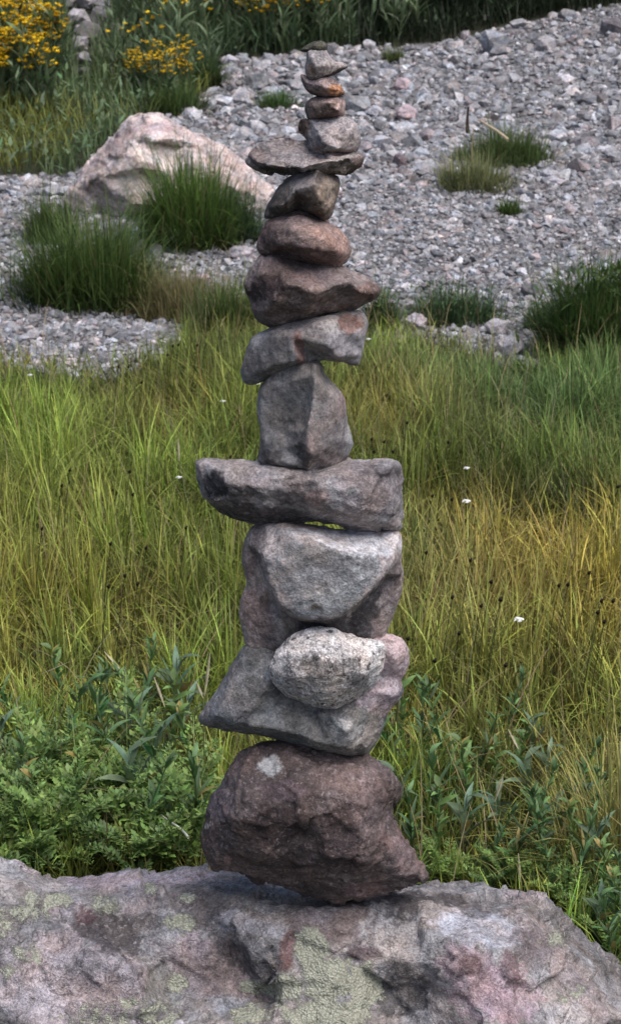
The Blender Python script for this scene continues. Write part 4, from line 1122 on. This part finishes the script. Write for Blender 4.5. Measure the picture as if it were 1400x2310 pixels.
def feather_plant(seed, nfr, flen, c):
    """arching fronds set with many small toothed leaflets"""
    global rng
    keep = rng; rng = np.random.default_rng(seed)
    root = empty('feathery_plant')
    st = Acc(); lf = Acc()
    for f in range(nfr):
        yaw = f * 6.283 / nfr + rng.uniform(-.4, .4)
        L = flen * rng.uniform(.75, 1.2); lean = rng.uniform(.0, .4); cur = rng.uniform(.5, 1.9)
        b0 = np.array([[rng.normal(0, .012), rng.normal(0, .012), 0]])
        st.add(blades(b0, np.array([L]), np.array([.0028]), np.array([yaw]), np.array([lean]), np.array([cur]), np.array([c]) * .8, np.array([c]), 8, 'stem'))
        npn = 21
        t = np.linspace(.12, 1, npn)
        S = 40
        tt = np.linspace(0, 1, S + 1); th = lean + cur * tt
        rr = np.concatenate([[0], np.cumsum(np.sin((th[1:] + th[:-1]) / 2)) * L / S]); zz = np.concatenate([[0], np.cumsum(np.cos((th[1:] + th[:-1]) / 2)) * L / S])
        r_ = np.interp(t, tt, rr); z_ = np.interp(t, tt, zz); tht = np.interp(t, tt, th)
        for sd in (-1, 1):
            plen = 0.030 * np.sin(np.pi * np.clip(t * .9 + .08, 0, 1)) ** .6 * rng.uniform(.8, 1.2, npn) * flen / 0.2
            dirx = np.stack([-math.sin(yaw) * sd + 0 * t, math.cos(yaw) * sd + 0 * t, 0 * t], 1)
            tang = np.stack([np.sin(tht) * math.cos(yaw), np.sin(tht) * math.sin(yaw), np.cos(tht)], 1)
            cen = b0 + np.stack([r_ * math.cos(yaw), r_ * math.sin(yaw), z_], 1)
            d = dirx * .8 + tang * .45 + np.array([0, 0, .25])
            d /= np.linalg.norm(d, axis=1)[:, None]
            for q in range(3):
                u = (q + .6) / 3
                pos = cen + d * (plen * u)[:, None]
                n_ = npn
                cc = jitter(np.array(c) * (0.8 + .5 * u), n_, .22)
                lf.add(blades(pos, plen * rng.uniform(.50, .75, n_), plen * rng.uniform(.26, .42, n_), np.arctan2(d[:, 1], d[:, 0]) + rng.normal(0, .8, n_), rng.uniform(.2, 1.4, n_), rng.uniform(0, .6, n_), cc, cc * 1.15, 2, 'leaf'))
    link('stem', st.mesh('stem'), LEAF, root)
    link('frond', lf.mesh('frond'), LEAF, root)
    rng = keep
    return root


def place(proto, used, loc, rz, sc, label, cat, group):
    o = proto if not used else copy_tree(proto)
    o.location = loc; o.rotation_euler = (0, 0, rz); o.scale = (sc, sc, sc)
    return tag(o, label, cat, group)


LC = (0.105, 0.19, 0.07); LC2 = (0.145, 0.24, 0.07); LC3 = (0.125, 0.185, 0.11)
LP = [lance_plant(1, .22, 26, .075, .010, LC), lance_plant(2, .21, 30, .056, .013, LC2), lance_plant(3, .16, 15, .095, .015, LC3), lance_plant(4, .25, 34, .060, .008, LC)]
FP = [feather_plant(11, 6, .21, (0.135, 0.215, 0.058)), feather_plant(12, 5, .20, (0.165, 0.245, 0.065)), feather_plant(13, 6, .18, (0.115, 0.185, 0.062))]
used = set()
rp = random.Random(5)
GL = 'leafy plants behind the boulder'


def put(lst, i, px, py, sc, label, cat, group, h=0.0):
    g = G(px, py)
    k = (id(lst), i)
    place(lst[i], k in used, g, rp.uniform(0, 6.28), sc, label, cat, group)
    used.add(k)


right_spots = [(930, 1960), (985, 1990), (1040, 1950), (1090, 1990), (1000, 1900), (1060, 1880), (1130, 1920), (1180, 1960), (960, 1850), (1110, 1840), (1190, 1860), (1230, 1990), (1290, 2040), (1350, 2090), (1260, 1930), (1020, 1810), (1080, 1770), (1160, 1790), (1230, 1800), (905, 1790), (950, 1760), (1300, 1980), (1200, 1730), (1130, 1710), (1370, 2030), (1390, 2130), (890, 1880), (1270, 1860), (1150, 2000), (910, 1720), (1330, 2010), (1240, 2040), (1385, 2200), (1420, 2240), (1345, 2140), (1400, 2160), (1450, 2200), (1360, 2060), (1300, 1900), (1350, 1940)]
for i, (px, py) in enumerate(right_spots):
    put(LP, i % 4, px, py, rp.uniform(.55, .85), 'dark green leafy plant with long pointed leaves in the patch right of the base stone', 'plant', 'leafy plants right of the stack')
left_spots = [(290, 1760), (340, 1730), (250, 1700), (390, 1770), (420, 1720), (210, 1740), (320, 1660), (150, 1640), (400, 1660), (60, 1700), (270, 1800), (440, 1800), (350, 1800), (120, 1790), (40, 1850), (180, 1870), (310, 1890), (400, 1870), (450, 1930), (90, 1920), (0, 1760), (300, 1960)]
for i, (px, py) in enumerate(left_spots):
    put(LP, (i + 2) % 4, px, py, rp.uniform(.75, 1.05), 'blue green plant with pointed leaves rising among the grass left of the stack', 'plant', 'leafy plants left of the stack')
fs = []
for py in (1990, 1945, 1900, 1858, 1822):
    for px in range(-120, 470, 68):
        if py < 1830 and px > 330: continue
        fs.append((px + rp.uniform(-30, 30), py + rp.uniform(-16, 16)))
fs = [p for p in fs if not (180 < p[0] < 262 and p[1] > 1800)]
for i, (px, py) in enumerate(fs):
    put(FP, i % 3, px, py, rp.uniform(.62, .95), 'feathery green plant with small toothed leaflets behind the boulder at the lower left', 'plant', 'feathery plants at the lower left')
for i, (px, py) in enumerate([(960, 2000), (1010, 2005), (1090, 2010), (1140, 2008), (1170, 2012), (1240, 2025), (1275, 2060), (1305, 2095), (1335, 2120), (1370, 2150), (1290, 2030), (1340, 2075)]):
    put(FP, i % 3, px, py, .42, 'small pale feathery plant peeking over the boulder right of the base stone', 'plant', 'small feathery plants right of the base stone')

# ------------------------------------------------------------------ flowers, sedge heads, seed heads
def blob(r, c, n=1, seed=0, squash=1.0):
    V, F = hull_proto(500 + seed, 16)
    V = V / np.abs(V).max(0) * r * np.array([1, 1, squash])
    return V, F, np.tile(np.array(c, float), (len(V), 1)) * np.random.default_rng(seed).uniform(.7, 1.3, (len(V), 1))


def sedge_proto(h):
    o = empty('sedge')
    a = Acc()
    for q in range(2):
        a.add(blades(np.zeros((1, 3)), np.array([h]), np.array([.0024]), np.array([.3]), np.array([.05]), np.array([.12]), np.array([[.06, .08, .02]]), np.array([[.05, .05, .02]]), 5, 'stem', np.array([q * 1.57])))
    tip = a.V[0].reshape(-1, 2, 3)[-1].mean(0)
    link('stem', a.mesh('stem'), GRASS, o)
    b_ = Acc()
    for k in range(1):
        V, F, C = blob(.0038, (.020, .015, .011), seed=k, squash=1.35)
        b_.add((V + tip + np.array([0, 0, 0]), F, C))
    link('seed_head', b_.mesh('seed_head', False), DRY, o)
    return o, tip


SEDGE, stip = sedge_proto(.25)
dots = [(1061, 1263), (1107, 1312), (1130, 1352), (1356, 1355), (1382, 1355), (1347, 1381), (1362, 1402), (1127, 1352), (1020, 1347), (920, 1440), (975, 1118), (1019, 1126), (918, 953), (886, 1018), (866, 996), (843, 1018), (838, 990), (1010, 997), (961, 1246), (1393, 1097), (330, 1235), (282, 1298), (311, 1317), (245, 1322), (95, 1192), (293, 1063), (158, 1060), (290, 827), (320, 862), (268, 826), (378, 800), (445, 778), (403, 777), (520, 1030), (1085, 1366), (1035, 1428), (1328, 1292), (1280, 1318), (1260, 1320), (300, 1115), (140, 1095), (470, 716), (390, 780), (250, 1226), (1140, 1500), (980, 1490), (420, 1190)]
for i, (px, py) in enumerate(dots):
    g = G(px, py, stip[2])
    o = SEDGE if i == 0 else copy_tree(SEDGE)
    o.location = (g.x - stip[0], g.y - stip[1], g.z); o.rotation_euler = (0, 0, 0)
    tag(o, 'thin meadow sedge stalk with a small black seed head', 'sedge', 'black headed sedges in the meadow')


def white_proto(h):
    o = empty('white_flower')
    a = Acc()
    for q in range(2):
        a.add(blades(np.zeros((1, 3)), np.array([h]), np.array([.002]), np.array([.3]), np.array([.03]), np.array([.08]), np.array([[.07, .11, .035]]), np.array([[.08, .12, .04]]), 5, 'stem', np.array([q * 1.57])))
    tip = a.V[0].reshape(-1, 2, 3)[-1].mean(0)
    link('stem', a.mesh('stem'), GRASS, o)
    r = np.random.default_rng(3)
    b_ = Acc()
    for k in range(16):
        V, F, C = blob(r.uniform(.0026, .0042), (.78, .78, .76), seed=k, squash=.6)
        an, rr = r.uniform(0, 6.28), math.sqrt(r.uniform(0, 1)) * .0125
        b_.add((V + tip + np.array([math.cos(an) * rr, math.sin(an) * rr, .002 - rr * .15]), F, C))
    link('flower_head', b_.mesh('flower_head', False), PETAL, o)
    return o, tip


WF, wtip = white_proto(.24)
for i, (px, py, lb) in enumerate([(68, 846, 'small white flower near the left gravel edge, farthest left'), (502, 905, 'small white flower left of the upright dark grey block'), (403, 1077, 'small white flower just left of the long lilac grey stone'), (1050, 1131, 'largest white flower, standing in the meadow right of the long stone'), (1168, 1398, 'small white flower in the golden grass at the right'), (1051, 1056, 'tiny white flower above the largest white one'), (580, 866, 'small white flower under the left tip of the tilted pale slab'), (830, 765, 'small white flower beside the right end of the tilted pale slab')]):
    g = G(px, py, wtip[2])
    o = WF if i == 0 else copy_tree(WF)
    sc = .78 if i in (3, 4) else .58
    g = G(px, py, wtip[2] * sc)
    o.location = (g.x - wtip[0] * sc, g.y - wtip[1] * sc, g.z); o.scale = (sc,) * 3
    tag(o, lb, 'flower')


def seed_grass(px, py, px2, py2, Y, label):
    """stem from base to a pale seed spike"""
    tip = P(px2, py2, Y); mid = P(px, py, Y)
    base = Vector((mid.x * 1.01, Y + .02, 0.0))
    o = empty('seed_grass', base)
    a = Acc()
    def strip(p, q, w, c, seed):
        t = np.linspace(0, 1, 8)
        pts = np.array(p)[None] * (1 - t)[:, None] + np.array(q)[None] * t[:, None]
        s = np.array([w, w * .3, 0])
        prof = np.clip(np.sin(np.pi * t), .25, 1) if seed else np.ones(8)
        V = np.stack([pts - s * prof[:, None], pts + s * prof[:, None]], 1).reshape(-1, 3)
        F = np.array([[2 * i, 2 * i + 1, 2 * i + 3, 2 * i + 2] for i in range(7)])
        V2 = np.stack([pts - s[[1, 0, 2]] * prof[:, None], pts + s[[1, 0, 2]] * prof[:, None]], 1).reshape(-1, 3)
        return (np.concatenate([V, V2]), np.concatenate([F, F + 16]), np.tile(np.array(c, float), (32, 1)) * rng.uniform(.85, 1.15, (32, 1)))
    a.add(strip((0, 0, 0), mid - base, .0009, (.14, .17, .06), False))
    link('stem', a.mesh('stem'), GRASS, o)
    b_ = Acc(); b_.add(strip(mid - base, tip - base, .0024, (.50, .45, .32), True))
    link('seed_spike', b_.mesh('seed_spike'), DRY, o)
    tag(o, label, 'grass stalk')


seed_grass(95, 1520, 158, 1492, 3.1, 'pale seed spike leaning right at the far left of the near meadow')
seed_grass(372, 1595, 348, 1528, 2.95, 'pale drooping seed spike left of the wedge shaped stone')
seed_grass(276, 1515, 236, 1470, 3.1, 'thin pale seed spike leaning left above the blue green plants')
seed_grass(458, 1575, 443, 1538, 2.8, 'short pale seed spike next to the sharp left corner of the wedge shaped stone')
seed_grass(462, 1570, 474, 1472, 2.85, 'long upright pale seed spike just left of the wedge shaped stone')
seed_grass(405, 1040, 402, 990, 4.4, 'pale beige seed spike above the white flower by the long stone')
seed_grass(1115, 1810, 1135, 1745, 2.75, 'fuzzy beige seed spike among the leafy plants at the right')
seed_grass(1145, 1645, 1168, 1690, 2.9, 'reddish dry seed spike pointing down right in the near meadow')
seed_grass(1172, 1990, 1168, 1925, 2.6, 'pale curved seed spike above the boulder at the right')


def yellow_proto(seed, h, nstem, nhead):
    global rng
    keep = rng; rng = np.random.default_rng(seed)
    o = empty('yellow_wildflower')
    st, lf, heads = Acc(), Acc(), []
    for s in range(nstem):
        fl = Acc()
        heads.append(fl)
        b0 = np.array([[rng.normal(0, .05), rng.normal(0, .05), 0]])
        yaw, lean, cur = rng.uniform(0, 6.28, 1), rng.uniform(0, .16, 1), rng.uniform(0, .15, 1)
        hs = np.array([h * rng.uniform(.75, 1.08)])
        for q in range(2):
            st.add(blades(b0, hs, np.array([.008]), yaw, lean, cur, np.array([[.07, .10, .04]]), np.array([[.09, .12, .045]]), 5, 'stem', np.array([q * 1.57])))
        tip = st.V[-1].reshape(-1, 2, 3)[-1].mean(0)
        nl = 9
        t = rng.uniform(.05, .85, nl)
        pos = b0 + (tip - b0[0])[None] * t[:, None]
        cc = jitter([.135, .185, .10], nl, .25)
        lf.add(blades(pos, rng.uniform(.10, .17, nl) * (1.1 - .5 * t), rng.uniform(.014, .028, nl), rng.uniform(0, 6.28, nl), rng.uniform(.15, .7, nl), rng.uniform(.1, .9, nl), cc * .8, cc * 1.15, 4, 'leaf', rng.normal(0, .3, nl), .3))
        for k in range(nhead):
            if nhead < 4 and k: fl = Acc(); heads.append(fl)
            an, rr = rng.uniform(0, 6.28), math.sqrt(rng.uniform(0, 1)) * .055
            cpos = tip + np.array([math.cos(an) * rr, math.sin(an) * rr, rng.uniform(-.03, .02) - rr * .3])
            m_ = 9
            ya = np.arange(m_) * 6.283 / m_ + rng.uniform(0, .6)
            cy = jitter([.88, .62, .025], m_, .12) * rng.choice([1, 1, 1, .75, .5])
            fl.add(blades(np.tile(cpos, (m_, 1)), rng.uniform(.014, .024, m_), np.full(m_, .010), ya, rng.uniform(.9, 1.5, m_), rng.uniform(-.2, .7, m_), cy * .85, cy, 2, 'leaf'))
            d_ = cpos - (tip - np.array([0, 0, .06])); L_ = np.linalg.norm(d_)
            fl.add(blades((cpos - d_)[None], np.array([L_]), np.array([.006]), np.array([math.atan2(d_[1], d_[0])]), np.array([math.acos(d_[2] / L_)]), np.zeros(1), np.array([[.1, .14, .06]]), None, 2, 'stem'))
            V, F, C = blob(.009, (.70, .38, .015), seed=k, squash=.6)
            fl.add((V + cpos, F, C))
    link('stem', st.mesh('stem'), LEAF, o)
    link('foliage', lf.mesh('foliage'), LEAF, o)
    for fl in heads: link('flower_cluster', fl.mesh('flower_cluster', False), PETAL, o)
    rng = keep
    return o


YP = [yellow_proto(31, .36, 4, 5), yellow_proto(32, .40, 3, 6), yellow_proto(33, .33, 5, 4)]
YL = [yellow_proto(41, .36, 3, 2), yellow_proto(42, .40, 4, 1)]
YN = [yellow_proto(51, .38, 5, 0), yellow_proto(52, .32, 6, 0)] if False else None
sp = []
rq = random.Random(3)
for i in range(64):
    x = rq.uniform(-90, 122); y = rq.uniform(120, 265) - (0 if x > 90 else 20)
    sp.append((x, y, YP, 'tall wildflower with dense golden yellow heads in the patch at the upper left corner', 'golden wildflowers in the upper left patch'))
for i in range(18):
    sp.append((rq.uniform(285, 430), rq.uniform(205, 250), YP, 'golden wildflower in the small patch above the pink boulder', 'golden wildflowers above the pink boulder'))
for i in range(16):
    sp.append((rq.uniform(275, 420), rq.uniform(85, 190), YL, 'wildflower with few yellow heads in the dark herbs at the upper left', 'sparse yellow wildflowers at the upper left'))
for i in range(22):
    sp.append((rq.uniform(530, 720), rq.uniform(75, 118), YP, 'golden wildflower in the patch at the top edge left of the stack top', 'golden wildflowers above the stack top'))
for i in range(34):
    sp.append((rq.uniform(270, 560), rq.uniform(55, 110), YL, 'scattered yellow wildflower in the dark herbs along the top edge', 'scattered yellow wildflowers along the top edge'))
for i in range(8):
    sp.append((rq.uniform(730, 930), rq.uniform(60, 100), YL, 'sparse yellow wildflower at the top edge right of the stack top', 'sparse yellow wildflowers right of the stack top'))
for i, (px, py, lst, lb, gp) in enumerate(sp):
    put(lst, i % len(lst), px, py, rq.uniform(.8, 1.1) * (.62 if 'small patch' in lb else 1), lb, 'flower', gp)

# ------------------------------------------------------------------ dark shrubs at the back
def shrub(label, px, py, w, h, nl, c, back=0.0):
    g = G(px, py)
    g = Vector((g.x, g.y + back, float(gz(g.x, g.y + back))))
    o = empty('shrub', g)
    a = Acc()
    cl = rng.normal(0, 1, (40, 3)); cl /= np.linalg.norm(cl, axis=1)[:, None]; cl *= rng.uniform(.3, 1, (40, 1))
    cl = cl * np.array([w / 2, w / 2.4, h / 2]) + np.array([0, 0, h / 2])
    j = rng.integers(0, 40, nl)
    p = cl[j] + rng.normal(0, .16, (nl, 3)) * np.array([w / 2, w / 2, h / 2])
    p[:, 2] = np.abs(p[:, 2])
    cc = jitter(c, nl, .35)
    a.add(blades(p, rng.uniform(.05, .11, nl), rng.uniform(.012, .028, nl), rng.uniform(0, 6.28, nl), rng.uniform(.2, 1.6, nl), rng.uniform(0, .7, nl), cc, cc * 1.1, 2, 'leaf'))
    link('foliage', a.mesh('foliage'), LEAF, o)
    s = Acc()
    for k in range(7):
        q = np.array([rng.uniform(.2, .6)])
        for e in range(2):
            s.add(blades(np.array([[rng.normal(0, .05), rng.normal(0, .05), -.02]]), np.array([h * .85]), np.array([.03]), np.array([k * .9]), q * .6, q * .5, np.array([[.05, .04, .03]]), np.array([[.05, .04, .03]]), 5, 'stem', np.array([e * 1.57])))
    link('branch', s.mesh('branch'), DRY, o)
    tag(o, label, 'shrub')


SC = (0.018, 0.028, 0.016)  # right-hand shrubs: near-black leaf colours paint in deep shade
shrub('shade-painted dark shrub at the top edge just right of the stack top', 860, 60, 1.0, 1.3, 7000, SC, .35)
shrub('very dark shade-painted shrub at the top edge above the blue grey rock', 1020, 62, 1.1, 1.5, 8000, (0.014, 0.018, 0.015), .35)
shrub('shade-painted dark shrub at the top edge right of the very dark one', 1170, 38, 1.1, 1.4, 7500, (0.018, 0.026, 0.016), .3)
shrub('shade-painted dark shrub at the top right corner', 1350, 0, 1.2, 1.3, 7000, (0.016, 0.020, 0.016), .4)
shrub('dark green shrub behind the herbs at the top edge, left of centre', 430, 10, 1.4, 1.1, 8000, (0.022, 0.036, 0.02), .5)

# ------------------------------------------------------------------ light
w = bpy.data.worlds.new('World'); scene.world = w; w.use_nodes = True
nt = w.node_tree
for n_ in list(nt.nodes): nt.nodes.remove(n_)
sky = nt.nodes.new('ShaderNodeTexSky'); sky.sky_type = 'NISHITA'; sky.sun_disc = False
ELEV, AZ = R(63), R(138)     # azimuth measured clockwise from +Y toward +X
sky.sun_elevation = ELEV; sky.sun_rotation = AZ
sky.air_density = 1.0; sky.dust_density = 4.0; sky.ozone_density = 1.0
bg = nt.nodes.new('ShaderNodeBackground'); bg.inputs[1].default_value = 0.15
wo = nt.nodes.new('ShaderNodeOutputWorld')
nt.links.new(sky.outputs[0], bg.inputs[0]); nt.links.new(bg.outputs[0], wo.inputs[0])
sd = bpy.data.lights.new('sun', 'SUN'); sd.energy = 3.3; sd.angle = R(50); sd.color = (1.0, 0.965, 0.94)
so = bpy.data.objects.new('sun', sd); col.objects.link(so)
dirv = Vector((math.sin(AZ) * math.cos(ELEV), math.cos(AZ) * math.cos(ELEV), math.sin(ELEV)))
so.rotation_euler = dirv.to_track_quat('Z', 'Y').to_euler()
so.location = dirv * 20
scene.view_settings.view_transform = 'Standard'
scene.view_settings.look = 'None'
scene.view_settings.exposure = 0
scene.view_settings.gamma = 1
scene.render.engine = 'CYCLES'
scene.cycles.use_denoising = True
scene.cycles.max_bounces = 6
